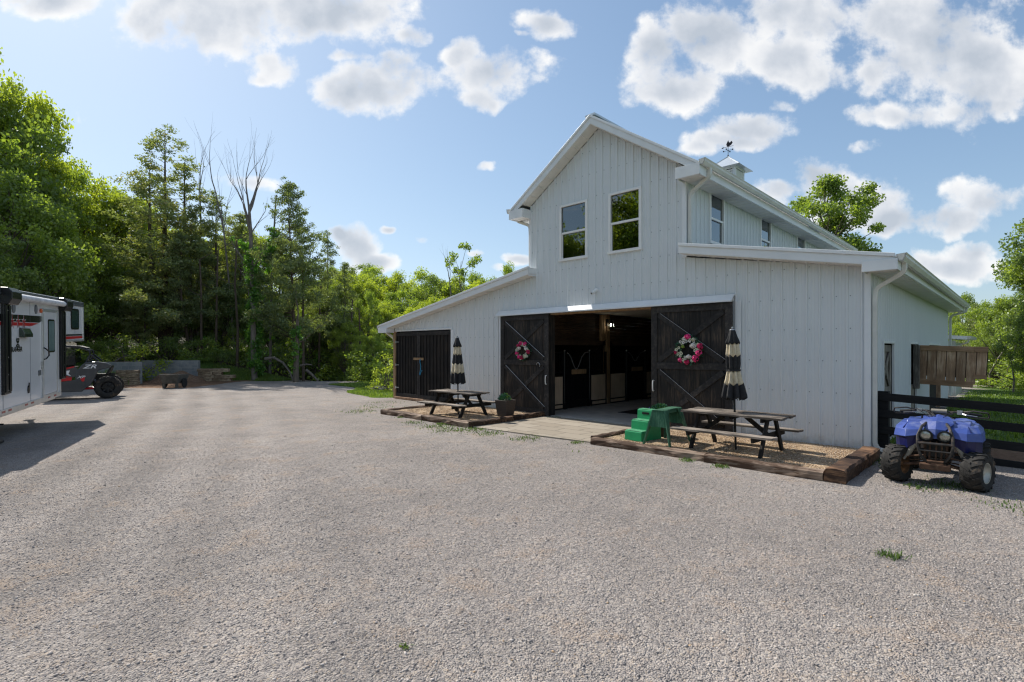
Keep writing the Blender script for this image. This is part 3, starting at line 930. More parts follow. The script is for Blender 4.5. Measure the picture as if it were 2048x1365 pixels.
# left lean-to double doors with battens
for k, (xa, xb) in enumerate(((-15.36, -13.885), (-13.875, -12.06))):
    mb = MB().box(xa, xb, -.01, .02, .12, 2.55)
    leaf = mb.build("lean_to_door", shedwood, barn)
    mb = MB()
    nb = 8 if k == 0 else 9
    w = (xb - xa) / nb
    for i in range(nb + 1):
        x = xa + i * w
        mb.box(max(xa, x - .03), min(xb, x + .03), -.042, -.01, .24, 2.42)
    mb.build("batten", shedwood, leaf, bevel=.003)
    mb = MB().box(xa, xb, -.05, -.01, 2.42, 2.56).box(xa, xb, -.05, -.01, .10, .24)
    mb.box(*((xb - .11, xb) if k == 0 else (xa, xa + .09)), -.055, -.0425, .11, 2.54)
    mb.build("door_rail", dkrail, leaf, bevel=.003)
    if k == 0:
        for z in (.45, 1.32, 2.2):
            MB().box(xa - .05, xa + .02, -.07, -.052, z - .045, z + .045).box(xa + .02, xa + .2, -.066, -.052, z - .016, z + .016).build("hinge", galv, leaf)
Box(-14.15, -13.55, -.095, -.058, 1.52, 1.61).build("latch_board", pinewood, barn, bevel=.004)
MB().tube([(-13.72, -.10, 1.56), (-13.70, -.12, 1.45), (-13.66, -.11, 1.3), (-13.70, -.10, 1.15), (-13.74, -.11, 1.02), (-13.70, -.12, .98), (-13.66, -.11, 1.08), (-13.60, -.10, 1.16)], .013, 6).build(
    "blue_rope", pmat("blue_rope_m", (0.03, 0.25, 0.45), 0.7), barn, smooth=True)
Box(-15.4, -12.0, -.10, .1, .02, .10).build("sill_board", brnwood, barn, bevel=.006)


def window(name, mp, s0, s1, z0, z1, parent, lower="blind", upper="blind"):
    """vinyl double-hung; mp(s, out, z)"""
    def bx(mb, a0, a1, o0, o1, b0, b1):
        p = [mp(a_, o_, z) for a_ in (a0, a1) for o_ in (o0, o1) for z in (b0, b1)]
        return mb.add(p, [(0, 1, 3, 2), (4, 6, 7, 5), (0, 4, 5, 1), (2, 3, 7, 6), (0, 2, 6, 4), (1, 5, 7, 3)])
    f = MB()
    w = .062
    bx(f, s0 - .01, s0 + w, -.03, .05, z0, z1); bx(f, s1 - w, s1 + .01, -.03, .05, z0, z1)
    bx(f, s0 - .01, s1 + .01, -.03, .052, z1 - w + .01, z1 + .01); bx(f, s0 - .03, s1 + .03, -.03, .065, z0 - .03, z0 + w - .02)
    fo = f.build("window", vinyl, parent, bevel=.004)
    zm = (z0 + z1) / 2 - .02
    sa = MB()
    bx(sa, s0 + w, s1 - w, -.02, .032, zm - .025, zm + .03)
    bx(sa, s0 + w, s0 + w + .022, -.025, .015, z0 + w - .02, zm - .025); bx(sa, s1 - w - .022, s1 - w, -.025, .015, z0 + w - .02, zm - .025)
    sa.build("sash", vinyl, fo, bevel=.003)
    for (a_, b_, o_, kind) in ((zm + .03, z1 - w + .01, .004, upper), (z0 + w - .02, zm - .025, -.008, lower)):
        pn = MB(); bx(pn, s0 + w, s1 - w, o_ - .004, o_, a_, b_)
        pn.build("pane", glass, fo)
        bl = MB(); bx(bl, s0 + w, s1 - w, o_ - .05, o_ - .045, a_, b_)
        bl.build("blind", {"blind": blinddark, "screen": screenm, "white": blind}[kind], fo)
    return fo


FM = lambda s_, o_, z: (s_, -o_, z)
window("w", FM, *WIN_F[0], barn, lower="screen", upper="blind")
window("w", FM, *WIN_F[1], barn)
UM = lambda s_, o_, z: (-3.55 + o_, s_, z)
for i, q in enumerate(UWIN):
    window("w", UM, *q, barn, lower="screen", upper="white" if i == 0 else "blind")

# stable doors in the side wall
def leafY(x0, x1, y0, y1, z0, z1, nb, parent=barn, name="stable_door"):
    mb = MB()
    w = (y1 - y0) / nb
    for i in range(nb):
        mb.box(x0, x0 + .025, y0 + i * w + .003, y0 + (i + 1) * w - .003, z0, z1)
    return mb.build(name, greywood, parent)


ld = leafY(-.09, 0, 1.28, 2.41, .08, 2.0, 7)
fr = MB()
fr.box(-.062, -.03, 1.28, 1.40, .08, 2.0).box(-.062, -.03, 2.29, 2.41, .08, 2.0).box(-.062, -.03, 1.40, 2.29, 1.86, 2.0).box(-.062, -.03, 1.40, 2.29, 1.0, 1.12).box(-.062, -.03, 1.4, 2.29, .08, .2)
fr.beam((-.046, 1.42, 1.84), (-.046, 2.27, 1.14), .10, .025, (1, 0, 0)).beam((-.044, 1.42, 1.14), (-.044, 2.27, 1.84), .10, .025, (1, 0, 0))
fr.beam((-.046, 1.42, .98), (-.046, 2.27, .22), .10, .025, (1, 0, 0)).beam((-.044, 1.42, .22), (-.044, 2.27, .98), .10, .025, (1, 0, 0))
fr.build("cross_brace", greywood, ld, bevel=.003)
# top leaf of the second stable door, swung open square to the wall
leafroot = MB()
for i in range(7):
    a_ = .03 + i * .193
    leafroot.box(a_, a_ + .176, -.012, .012, -.92 + (.14 if i == 6 else 0), -.0)
lo_ = leafroot.build("open_door_leaf", brnwood, barn)
lo_.location = (0.05, 5.72, 2.02)
lo_.rotation_euler = (0, R(2.2), R(-9))
each("leaf_rail", brnrail, lo_, [(.02, 1.14, -.037, -.012, -.13, .0), (1.14, 1.385, -.036, -.012, -.125, -.005), (.02, 1.14, -.037, -.012, -1.0, -.86), (1.14, 1.385, -.036, -.012, -.78, -.68)], bevel=.004)
Box(.0, 1.38, .0135, .022, -.78, -.005).build("leaf_backing", dkwood, lo_)  # dark sheet added behind the planks so their gaps look dark
Box(-.02, .01, -.04, .03, -1.0, 0.02).build("hinge_post", blackmetal, lo_)
Box(-.02, .10, 5.46, 5.64, .9, 2.02).build("hinge_jamb", greywood, barn, bevel=.004)
mb = MB().box(-.12, -.02, 4.72, 4.86, .02, 2.02).box(-.10, -.03, 4.86, 5.76, .05, 1.0)
mb.build("stable_door", greywood, barn, bevel=.004)
mb = MB().box(-.13, .05, 10.75, 10.93, .02, 2.04).box(-.13, .03, 8.18, 8.26, .02, 2.04)
mb.build("door_post", brnwood, barn, bevel=.004)
Box(-.09, -.05, 8.3, 10.7, .05, 1.9).build("stable_door", shedwood, barn)

# cupola on the ridge
CX, CY = -5.95, 8.4
cup = MB()
hw = .44
for sx in (-1, 1):
    for sy in (-1, 1):
        cup.box(CX + sx * hw - .05 * (sx > 0) * 2, CX + sx * hw + .05 * (sx < 0) * 2, CY + sy * hw - .1 * (sy > 0), CY + sy * hw + .1 * (sy < 0), 7.6, 8.5)
cup.box(CX - hw - .03, CX + hw + .03, CY - hw - .03, CY + hw + .03, 7.5, 7.98).box(CX - hw - .02, CX + hw + .02, CY - hw - .02, CY + hw + .02, 8.44, 8.52)
cupo = cup.build("cupola", trimw, barn, bevel=.004)
mb = MB()
for i in range(5):
    z = 8.0 + i * .085
    for s_ in (-1, 1):
        mb.beam((CX - hw + .1, CY + s_ * (hw - .02), z + .04), (CX + hw - .1, CY + s_ * (hw - .02), z + .04), .012, .07, (0, s_ * .7, 1))
        mb.beam((CX + s_ * (hw - .02), CY - hw + .1, z + .04), (CX + s_ * (hw - .02), CY + hw - .1, z + .04), .012, .07, (s_ * .7, 0, 1))
mb.build("louvre", trimw, cupo)
Box(CX - hw + .1, CX + hw - .1, CY - hw + .1, CY + hw - .1, 7.9, 8.44).build("louvre_backing", blackmetal, cupo)
q = .66
mb = MB().add([(CX - q, CY - q, 8.50), (CX + q, CY - q, 8.50), (CX + q, CY + q, 8.50), (CX - q, CY + q, 8.50), (CX, CY, 9.06)], [(0, 1, 4), (1, 2, 4), (2, 3, 4), (3, 0, 4), (3, 2, 1, 0)])
for i in (0, 1, 2, 3):
    p = [(CX - q, CY - q, 8.50), (CX + q, CY - q, 8.50), (CX + q, CY + q, 8.50), (CX - q, CY + q, 8.50)]
    mb.beam(p[i], (CX, CY, 9.07), .035, .02)
mb.build("cupola_roof", roofm, cupo)
darkm = pmat("weathered_iron", (0.03, 0.025, 0.03), 0.6, 0.4)
vane = MB().tube([(CX, CY, 9.0), (CX, CY, 9.62)], .013, 6).blob((CX, CY, 9.10), .035, 5, jit=0)
vane.tube([(CX - .2, CY, 9.33), (CX + .2, CY, 9.33)], .008, 5).tube([(CX, CY - .2, 9.33), (CX, CY + .2, 9.33)], .008, 5)
vane.tube([(CX - .22, CY - .1, 9.47), (CX + .2, CY + .09, 9.52)], .009, 5)
for sx, sy in ((-.2, 0), (.2, 0), (0, -.2), (0, .2)):
    vane.box(CX + sx - .02, CX + sx + .02, CY + sy - .02, CY + sy + .02, 9.31, 9.36)
vane.prism([(CX - .05, 9.52), (CX - .08, 9.62), (CX - .03, 9.72), (CX + .01, 9.78), (CX + .03, 9.70), (CX + .08, 9.66), (CX + .15, 9.72), (CX + .20, 9.64), (CX + .13, 9.55), (CX + .04, 9.51)], CY - .01, CY + .01, "y")
vane.prism([(CX - .26, 9.45), (CX - .17, 9.5), (CX - .17, 9.42)], CY - .1, CY - .09, "y")
vo_ = vane.build("weather_vane", darkm, cupo)
vo_.scale = (.85, .85, .85); vo_.location = (CX * .15, CY * .15, 9.06 * .15)
cupo.location.z += .12

# stall fronts along the left of the aisle
XS = -8.28
def stall_panel(y0, y1, arch=0):
    fr = MB()
    for a_ in (y0, y1):
        fr.box(XS - .03, XS + .03, a_ - .03, a_ + .03, .04, 1.84)
    for z in (.06, .20, 1.08, 1.2):
        fr.box(XS - .02, XS + .02, y0, y1, z - .02, z + .02)
    n_ = int((y1 - y0) / .085)
    def ztop(u):
        return 1.82 + (arch * (u ** 2) if arch > 0 else -arch * ((1 - u) ** 2))
    for i in range(1, n_):
        u = i / n_
        y = y0 + u * (y1 - y0)
        fr.box(XS - .007, XS + .007, y - .007, y + .007, 1.2, ztop(u))
    fr.tube([(XS, y0 + u * (y1 - y0), ztop(u)) for u in np.linspace(0, 1, 9)], .016, 6)
    o = fr.build("stall_front", blackmetal, barn)
    Box(XS - .015, XS + .015, y0 + .03, y1 - .03, .22, 1.06).build("wood_panel", bamboo, o)
    Box(XS - .015, XS + .015, y0 + .03, y1 - .03, .08, .18).build("wood_panel", bamboo, o)
    return o


def stall_door(y0, y1, dip=.9):
    fr = MB()
    for a_ in (y0, y1):
        fr.tube([(XS + .02, a_, .03), (XS + .02, a_, 1.84)], .035, 10)
        fr.box(XS - .06, XS + .08, a_ - .07, a_ + .07, .03, .24)
    fr.box(XS - .02, XS + .02, y0 + .05, y1 - .05, .08, .3).box(XS - .02, XS + .02, y0 + .05, y1 - .05, 1.1, 1.3)
    n_ = 16
    def zt(u):
        return 1.82 - dip * .6 * math.exp(-((u - .45) / .2) ** 2)
    for i in range(1, n_):
        u = i / n_
        y = y0 + u * (y1 - y0)
        fr.box(XS - .008, XS + .008, y - .008, y + .008, .3, 1.1).box(XS - .008, XS + .008, y - .008, y + .008, 1.3, zt(u))
    o = fr.build("stall_door", blackmetal, barn)
    MB().tube([(XS + .03, y0 + u * (y1 - y0), zt(u)) for u in np.linspace(0.08, .95, 20)], .017, 6).build("yoke_rail", galv, o, smooth=True)
    for a_ in (y0, y1):
        MB().blob((XS + .02, a_, 1.87), .035, 6, jit=0).build("finial", galv, o, smooth=True)
    Box(XS + .02, XS + .04, y0 + .35, y1 - .2, 1.12, 1.27).build("name_board", pinewood, o)
    Box(XS - .03, XS - .01, y0 + .05, y1 - .05, .1, 1.1).build("door_backing", blackmetal, o)
    return o


for k in (0, 4.0, 8.0):
    pass
stall_panel(.55, 1.41)
stall_door(1.47, 2.78)
stall_panel(2.84, 3.74, .42)
stall_panel(3.98, 4.98, -.42)
stall_door(5.04, 6.33, .55)
stall_panel(6.39, 7.7, .42)
stall_panel(8.2, 9.1, -.42); stall_door(9.16, 10.4); stall_panel(10.46, 11.7, .4)
for y in (.35, 3.86, 7.9, 12.0):
    MB().box(XS - .12, XS + .05, y - .09, y + .09, .035, 3.12).build("timber_post", pinewood, barn, bevel=.006)
MB().box(XS - .10, XS - .0, 3.52, 3.765, 2.2, 3.1).build("post_brace", pinewood, barn)
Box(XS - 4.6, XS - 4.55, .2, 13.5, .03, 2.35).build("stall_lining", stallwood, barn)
Box(XS - .10, XS - .02, .4, 12.2, 2.05, 2.2).build("lintel", stallwood, barn)
mb = MB()
for i in range(8):
    mb.box(XS - .16, XS - .13, .3, 13.4, 2.2 + i * .115, 2.2 + i * .115 + .11)
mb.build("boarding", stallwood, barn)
tag(Box(-6.6, -4.2, 1.9, 5.2, .039, .05).build("rubber_mat", matm), "black rubber mat on the concrete aisle floor inside the barn", "mat")
o = bpy.data.objects["rubber_mat"]; o.location = P0; o.rotation_euler = (0, 0, BA)

# rear extension seen past the far end of the side wall
ext = thing("small_outbuilding", "low white metal outbuilding beyond the far end of the barn's side wall", "outbuilding", BW(0, 0, 0), BA)
ribbed("front_wall", (lambda s_, o_, z: (s_, 16.6 - o_, z)), -5.0, 0.02, lambda s_: 2.28, 0.0, [], siding, ext, phase=.1)
Box(-5, .02, 16.62, 19.5, 0, 2.2).build("rear_wall", siding, ext)
MB().prism([(-5.1, 2.85), (.40, 2.45), (.40, 2.31), (-5.1, 2.7)], 16.2, 19.8, "y").build("roof", trimw, ext)
MB().prism([(.40, 2.45), (.52, 2.45), (.50, 2.33), (.40, 2.32)], 16.2, 19.8, "y").build("gutter", gutterm, ext)
MB().tube([(.45, 16.3, 2.33), (.42, 16.35, 2.2), (.08, 16.55, 2.05), (.06, 16.55, .9)], .04, 6).build("downspout", gutterm, ext)

# ---------------------------------------------------------------- yard: pads, pavers, furniture (barn frame)
def place(o, x, y, z=0, rz=0):
    o.location = BW(x, y, z)
    o.rotation_euler = (0, 0, BA + rz)
    return o


peam, t, out = newmat("pea_gravel")
tcn = N(t, "ShaderNodeTexCoord").outputs["Object"]
vo = N(t, "ShaderNodeTexVoronoi", {"Vector": tcn, "Scale": 70.0})
cv_ = N(t, "ShaderNodeSeparateColor", {0: vo.outputs["Color"]})
big = N(t, "ShaderNodeTexNoise", {"Vector": tcn, "Scale": 2.0, "Detail": 4.0}).outputs[0]
pc = RAMP(t, cv_.outputs[0], [(0, (0.20, 0.13, 0.08)), (0.4, (0.42, 0.29, 0.17)), (0.8, (0.55, 0.41, 0.27)), (1, (0.62, 0.52, 0.40))])
pc = N(t, "ShaderNodeVectorMath", {0: pc, 3: M_(t, "MULTIPLY_ADD", big, 0.7, 0.65)}, operation="SCALE").outputs[0]
bs = N(t, "ShaderNodeBsdfPrincipled", {"Base Color": pc, "Roughness": 0.85, "Specular IOR Level": 0.2})
bp = N(t, "ShaderNodeBump", {"Height": M_(t, "MULTIPLY", vo.outputs["Distance"], -1.0), "Strength": 0.9, "Distance": 0.02})
t.links.new(bp.outputs[0], bs.inputs["Normal"]); t.links.new(bs.outputs[0], out.inputs[0])
stp, t, out = newmat("pea_stone")
an = N(t, "ShaderNodeAttribute", attribute_name="tint").outputs["Fac"]
sc_ = RAMP(t, an, [(0.0, (0.22, 0.14, 0.09)), (0.4, (0.44, 0.30, 0.18)), (0.8, (0.56, 0.43, 0.29)), (1.0, (0.66, 0.58, 0.48))])
bs = N(t, "ShaderNodeBsdfPrincipled", {"Base Color": sc_, "Roughness": 0.8}); t.links.new(bs.outputs[0], out.inputs[0])


def pad(x0, x1, y0, y1, label, n, seed):
    r = np.random.default_rng(seed)
    mb = MB()
    nx, ny = 30, 20
    rows = [[(x0 + (x1 - x0) * i / nx, y0 + (y1 - y0) * j / ny, .075 + .012 * math.sin(i * .9 + j) * math.cos(j * .7)) for i in range(nx + 1)] for j in range(ny + 1)]
    mb.grid(rows)
    o = mb.build("pea_gravel", peam, smooth=True)
    place(o, 0, 0)
    tag(o, label, "gravel", kind="stuff")
    X = r.uniform(x0, x1, n); Y = r.uniform(y0, y1, n)
    s = r.uniform(.006, .0115, n)
    m2 = stones_mesh("pea_stones", X, Y, np.full(n, .078), s, stp, .75, r)
    o2 = bpy.data.objects.new("pea_stones", m2); C.objects.link(o2); o2.parent = o


pad(-11.55, -7.78, -2.9, -.02, "tan pea gravel filling the timber bed under the far picnic table", 9000, 3)
pad(-4.16, -.03, -2.62, -.02, "tan pea gravel filling the timber bed under the near picnic table", 14000, 4)


def tie(x, y, length, along_x, h, w, label, mat_, rz=0, z=0.0):
    """one weathered railroad tie with worn, uneven edges"""
    n = max(6, int(length / .18))
    r = random.Random(int(abs(x * 131 + y * 77)))
    rows = []
    for i in range(n + 1):
        a_ = -length / 2 + length * i / n
        e_ = .012
        ww, hh = w / 2, h
        ring = [(-ww, 0), (-ww, hh * .5), (-ww, hh - .025), (-ww + .03, hh), (0, hh + .004), (ww - .03, hh), (ww, hh - .025), (ww, hh * .5), (ww, 0)]
        rows.append([((a_ + (r.uniform(-.01, .01) if i in (0, n) else 0), p + r.uniform(-e_, e_), q + (r.uniform(-e_, e_) * .8 if q > 0 else 0))) for p, q in ring])
    mb = MB().grid(rows)
    nc = 9
    mb.f.append(tuple(range(nc))); mb.m.append(0)
    mb.f.append(tuple(n * nc + i for i in range(nc - 1, -1, -1))); mb.m.append(0)
    o = mb.build("railroad_tie", mat_)
    place(o, x, y, z, (0 if along_x else PI / 2) + rz)
    tag(o, label, "railroad tie", "railroad ties edging the two gravel beds")
    return o


tie(-10.55, -2.98, 2.0, True, .14, .19, "railroad tie along the front of the far bed, its left half", tiewood)
tie(-8.6, -2.95, 1.88, True, .14, .19, "railroad tie along the front of the far bed, its right half", tiewood)
tie(-11.62, -1.55, 2.65, False, .13, .18, "railroad tie on the left side of the far picnic table's bed", tiewood)
tie(-7.68, -2.25, 1.5, False, .14, .17, "dark railroad tie between far bed and paving, the front piece", tiedark)
tie(-7.76, -.78, 1.4, False, .14, .17, "dark railroad tie between far bed and paving, behind the planter", tiedark)
tie(-4.27, -1.9, 1.3, False, .13, .18, "railroad tie between the paving and the green mounting block", tiedark)
tie(-3.02, -2.68, 2.36, True, .13, .19, "reddish railroad tie in front of the green mounting block", tiewood)
tie(-.95, -2.72, 1.78, True, .13, .19, "pale railroad tie in front of the near table, right of its join", tiewood)
tie(.09, -1.58, 2.46, False, .185, .27, "thick dark railroad tie at the barn's right front corner", tiedark)

# stamped paving before the doors
pvm, t, out = newmat("stamped_paving")
tcn = N(t, "ShaderNodeTexCoord").outputs["Object"]
wn = N(t, "ShaderNodeTexNoise", {"Vector": tcn, "Scale": 1.4, "Detail": 3.0})
wv = N(t, "ShaderNodeVectorMath", {0: wn.outputs[1], 3: 0.28}, operation="SCALE").outputs[0]
pv = N(t, "ShaderNodeVectorMath", {0: tcn, 1: wv}, operation="ADD").outputs[0]
br = N(t, "ShaderNodeTexBrick", {"Vector": pv, "Color1": (0.28, 0.235, 0.18, 1), "Color2": (0.38, 0.33, 0.265, 1), "Mortar": (0.10, 0.08, 0.06, 1), "Scale": 1.0,
                                 "Mortar Size": 0.013, "Mortar Smooth": 0.3, "Brick Width": 0.75, "Row Height": 0.48})
n1 = N(t, "ShaderNodeTexNoise", {"Vector": tcn, "Scale": 5.0, "Detail": 7.0, "Roughness": 0.65}).outputs[0]
pc = MIX(t, M_(t, "MULTIPLY", n1, 0.55), br.outputs[0], (0.26, 0.235, 0.20))
bs = N(t, "ShaderNodeBsdfPrincipled", {"Base Color": pc, "Roughness": 0.8, "Specular IOR Level": 0.2})
bp = N(t, "ShaderNodeBump", {"Height": M_(t, "SUBTRACT", n1, M_(t, "MULTIPLY", br.outputs[1], 0.8)), "Strength": 0.5, "Distance": 0.02})
t.links.new(bp.outputs[0], bs.inputs["Normal"]); t.links.new(bs.outputs[0], out.inputs[0])
pv_ = MB().prism([(-7.6, -2.93), (-5.9, -2.80), (-4.16, -2.62), (-4.19, -.04), (-7.67, -.04)], -.03, .022, "z").build("paved_apron", pvm)
place(pv_, 0, 0)
tag(pv_, kind="structure")


def picnic_table(name, label):
    t = thing(name, label, "picnic table", group="picnic tables on the gravel beds")
    mb = MB()
    for i in range(5):
        y = -.30 + i * .148
        x0, x1 = -.9 + random.uniform(-.02, .02), .9 + random.uniform(-.02, .02)
        mb.beam((x0, y, .665 + random.uniform(-.004, .004)), (x1, y, .665 + random.uniform(-.004, .004)), .138, .036)
    mb.build("table_top", tablewood, t, bevel=.004)
    for s in (-1, 1):
        mb = MB()
        for k in (-1, 1):
            mb.beam((-.9, s * .62 + k * .069, .375), (.9, s * .62 + k * .069, .375 - .004 * k), .132, .036)
        mb.build("bench", tablewood, t, bevel=.004)
    for sx in (-1, 1):
        x = sx * .62
        for sy in (-1, 1):
            MB().beam((x, sy * .16, .645), (x, sy * .50, 0), .042, .095, (0, sy, .5)).build("leg", tableleg, t, bevel=.003)
        MB().beam((x - sx * .045, -.72, .322), (x - sx * .045, .72, .322), .04, .09).build("bench_support", tableleg, t, bevel=.003)
        MB().beam((x - sx * .045, -.33, .61), (x - sx * .045, .33, .61), .04, .07).build("top_support", tableleg, t, bevel=.003)
        MB().beam((x - sx * .06, 0, .335), (sx * .16, 0, .64), .04, .075).build("brace", tableleg, t, bevel=.003)
    Box(-.04, .04, -.36, .36, .585, .645).build("top_support", tableleg, t)
    return t


pt = picnic_table("picnic_table", "weathered dark wood picnic table near the green mounting block, closed umbrella through its top")
pt.location = BW(-1.74, -1.70, .075); pt.rotation_euler = (0, 0, BA - R(2))
p2 = copy_tree(pt, None, "weathered dark wood picnic table in the far gravel bed beside the planter")
p2.location = BW(-9.36, -1.92, .05); p2.rotation_euler = (0, 0, BA + R(1))


def umbrella(label, strap, x, y, z, lean, rz=0, open_=1.0, seed=1):
    r = random.Random(seed)
    t = thing("patio_umbrella", label, "umbrella", BW(x, y, z), group="closed striped umbrellas", rot=(lean[0], lean[1], BA + rz))
    MB().tube([(0, 0, 0), (0, 0, 2.2)], .019, 10).build("pole", blackmetal, t, smooth=True)
    nf = 8
    def sec(rad, zz, fold, ph=0, drop=0):
        out_ = []
        for j in range(nf * 6):
            an = 2 * PI * j / (nf * 6)
            f_ = 1 - fold * (0.5 + 0.5 * math.cos(nf * an + ph)) ** 1.4
            rr = rad * f_ * (1 + .05 * math.sin(3 * an + seed) + r.uniform(-.012, .012))
            out_.append((rr * math.cos(an), rr * math.sin(an), zz + drop * math.cos(nf * an + ph)))
        return out_
    # (z, radius)
    if strap:
        prof = [(1.98, .075), (1.93, .105), (1.71, .128), (1.55, .128), (1.47, .118), (1.445, .108), (1.40, .118), (1.30, .142), (1.19, .172), (1.05, .21), (.93, .235)]
    else:
        prof = [(1.98, .08), (1.93, .095), (1.72, .125), (1.68, .13), (1.56, .145), (1.42, .165), (1.40, .168), (1.28, .185), (1.17, .20), (1.155, .202), (1.05, .215), (.95, .228), (.9, .235)]
    def rad(z_):
        return float(np.interp(z_, [p[0] for p in prof][::-1], [p[1] for p in prof][::-1]))
    zb = prof[-1][0]
    bands = [(1.96, 1.71, 1), (1.71, 1.445, 0), (1.445, 1.19, 1), (1.19, zb, 0)]
    cano = None
    for i, (za, zc, cream) in enumerate(bands):
        rows = []
        for q in np.linspace(za, zc, 7):
            depth = .30 + .14 * (1.96 - q)
            rows.append(sec(rad(q), q, depth, .4 * math.sin(q * 3), (0 if (i == 0 and q == za) else -.022) * (1 if i < 3 else 1.3)))
        mb = MB().grid(rows, 0, True)
        o = mb.build("canopy" if i == 0 else "canopy_band", crmfab if cream else blkfab, t if cano is None else cano, smooth=True, solid=.006)
        cano = cano or o
    # hem flaps and rib tips
    mb = MB()
    for j in range(nf):
        an = 2 * PI * (j + .5) / nf
        rr = rad(zb)
        mb.tube([(.03 * math.cos(an), .03 * math.sin(an), zb + .1), (rr * .8 * math.cos(an), rr * .8 * math.sin(an), zb - .02)], .006, 5)
    mb.build("rib", blackmetal, t)
    rows = []
    for q, rr in ((2.22, .02), (2.19, .045), (2.05, .09), (1.97, .122), (1.935, .130)):
        rows.append(sec(rr, q, .22 if q < 2.1 else .05, 0, -.015 if q < 2.0 else 0))
    MB().grid(rows, 0, True).build("top_vent", blkfab, t, smooth=True, solid=.005)
    MB().lathe([(.0, 2.17), (.05, 2.185), (.045, 2.20), (.018, 2.215), (.016, 2.24), (0.0, 2.25)], 12).build("finial", galv, t, smooth=True)
    if strap:
        MB().grid([sec(.122, 1.465, .12), sec(.122, 1.43, .12)], 0, True).build("strap", blkfab, t, solid=.006)
    return t


umbrella("closed black and cream umbrella tied with a strap, over the near picnic table", True, -1.74, -1.70, .075, (R(-1.0), R(-1.6)), .3, seed=2)
umbrella("closed black and cream umbrella without strap, over the far picnic table", False, -9.36, -1.92, .05, (R(-.5), R(-1.8)), .1, seed=5)

# green three-step mounting block
mbk = thing("mounting_block", "bright green plastic mounting block with three steps and a handle slot", "mounting block", BW(-3.56, -2.12, .075), BA - R(7))
w = .21
mb = MB()
prof = [(-.10, 0), (-.09, .19), (.11, .20), (.12, .385), (.31, .395), (.32, .59), (.52, .60), (.56, 0)]
mb.prism(prof, -w, w, "x")
mb.build("steps", greenp, mbk, bevel=.014)
treadm = pmat("green_tread", (0.10, 0.36, 0.19), 0.6)
for y0, y1, z in ((-.085, .105, .20), (.125, .305, .395), (.325, .515, .60)):
    mb = MB().box(-w + .01, w - .01, y0 + .015, y1 - .015, z - .002, z + .003)
    for i in range(6):
        x = -w + .035 + i * .07
        mb.box(x - .022, x + .022, y0 + .02, y1 - .02, z - .002, z + .006)
    mb.build("tread", treadm, mbk, bevel=.002)
MB().box(-.085, .085, .308, .318, .50, .545).build("handle_slot", blackmetal, mbk, bevel=.003)

# green wooden saddle stand with splayed legs
st = thing("saddle_stand", "green painted wooden saddle stand on splayed tapered legs beside the mounting block", "saddle stand", BW(-2.98, -1.93, .07), BA + R(3))
MB().box(-.10, .10, -.40, .42, .655, .68).build("top_board", greenw, st, bevel=.003)
for sy in (-1, 1):
    y = -.385 if sy < 0 else .395
    MB().add([(-.10, y - .008, .653), (.10, y - .008, .653), (.20, y - .03, .36), (-.20, y - .03, .36), (-.10, y + .01, .653), (.10, y + .01, .653), (.20, y - .012, .36), (-.20, y - .012, .36)],
             [(0, 1, 2, 3), (7, 6, 5, 4), (0, 4, 5, 1), (1, 5, 6, 2), (2, 6, 7, 3), (3, 7, 4, 0)]).build("end_panel", greenw, st)
    for sx in (-1, 1):
        xt, xb = sx * .115, sx * .27
        yt, yb = y, y + sy * .10
        q = .012 * sx
        d = -sy * .17
        d2 = -sy * .055
        MB().add([(xt - q, yt, .675), (xt - q, yt + d, .675), (xb - q, yb + d2, 0), (xb - q, yb, 0), (xt + q, yt, .675), (xt + q, yt + d, .675), (xb + q, yb + d2, 0), (xb + q, yb, 0)],
                 [(0, 1, 2, 3), (7, 6, 5, 4), (0, 4, 5, 1), (1, 5, 6, 2), (2, 6, 7, 3), (3, 7, 4, 0)]).build("leg", greenw, st)
MB().box(-.09, .09, -.36, .38, .60, .652).build("under_board", greenw, st)


# square tapered planters with flowers
def leafcard(mb, c, d, l, w_, mi, up=None):
    c = Vector(c); d = Vector(d).normalized()
    s = d.cross(Vector(up or (random.gauss(0, 1), random.gauss(0, 1), random.gauss(0, 1)))).normalized()
    mb.add([c, c + d * l * .5 + s * w_ / 2, c + d * l, c + d * l * .5 - s * w_ / 2], [(0, 1, 2, 3)], mi)


lf1 = pmat("planter_leaf", (0.05, 0.16, 0.055), 0.55, var=.3)
lf2 = pmat("planter_leaf_blue", (0.12, 0.25, 0.20), 0.6, var=.2)
purp = pmat("purple_petal", (0.22, 0.18, 0.42), 0.6)
yelg = pmat("yellow_green_leaf", (0.22, 0.34, 0.06), 0.6)
soilm = pmat("potting_soil", (0.03, 0.02, 0.015), 0.9)


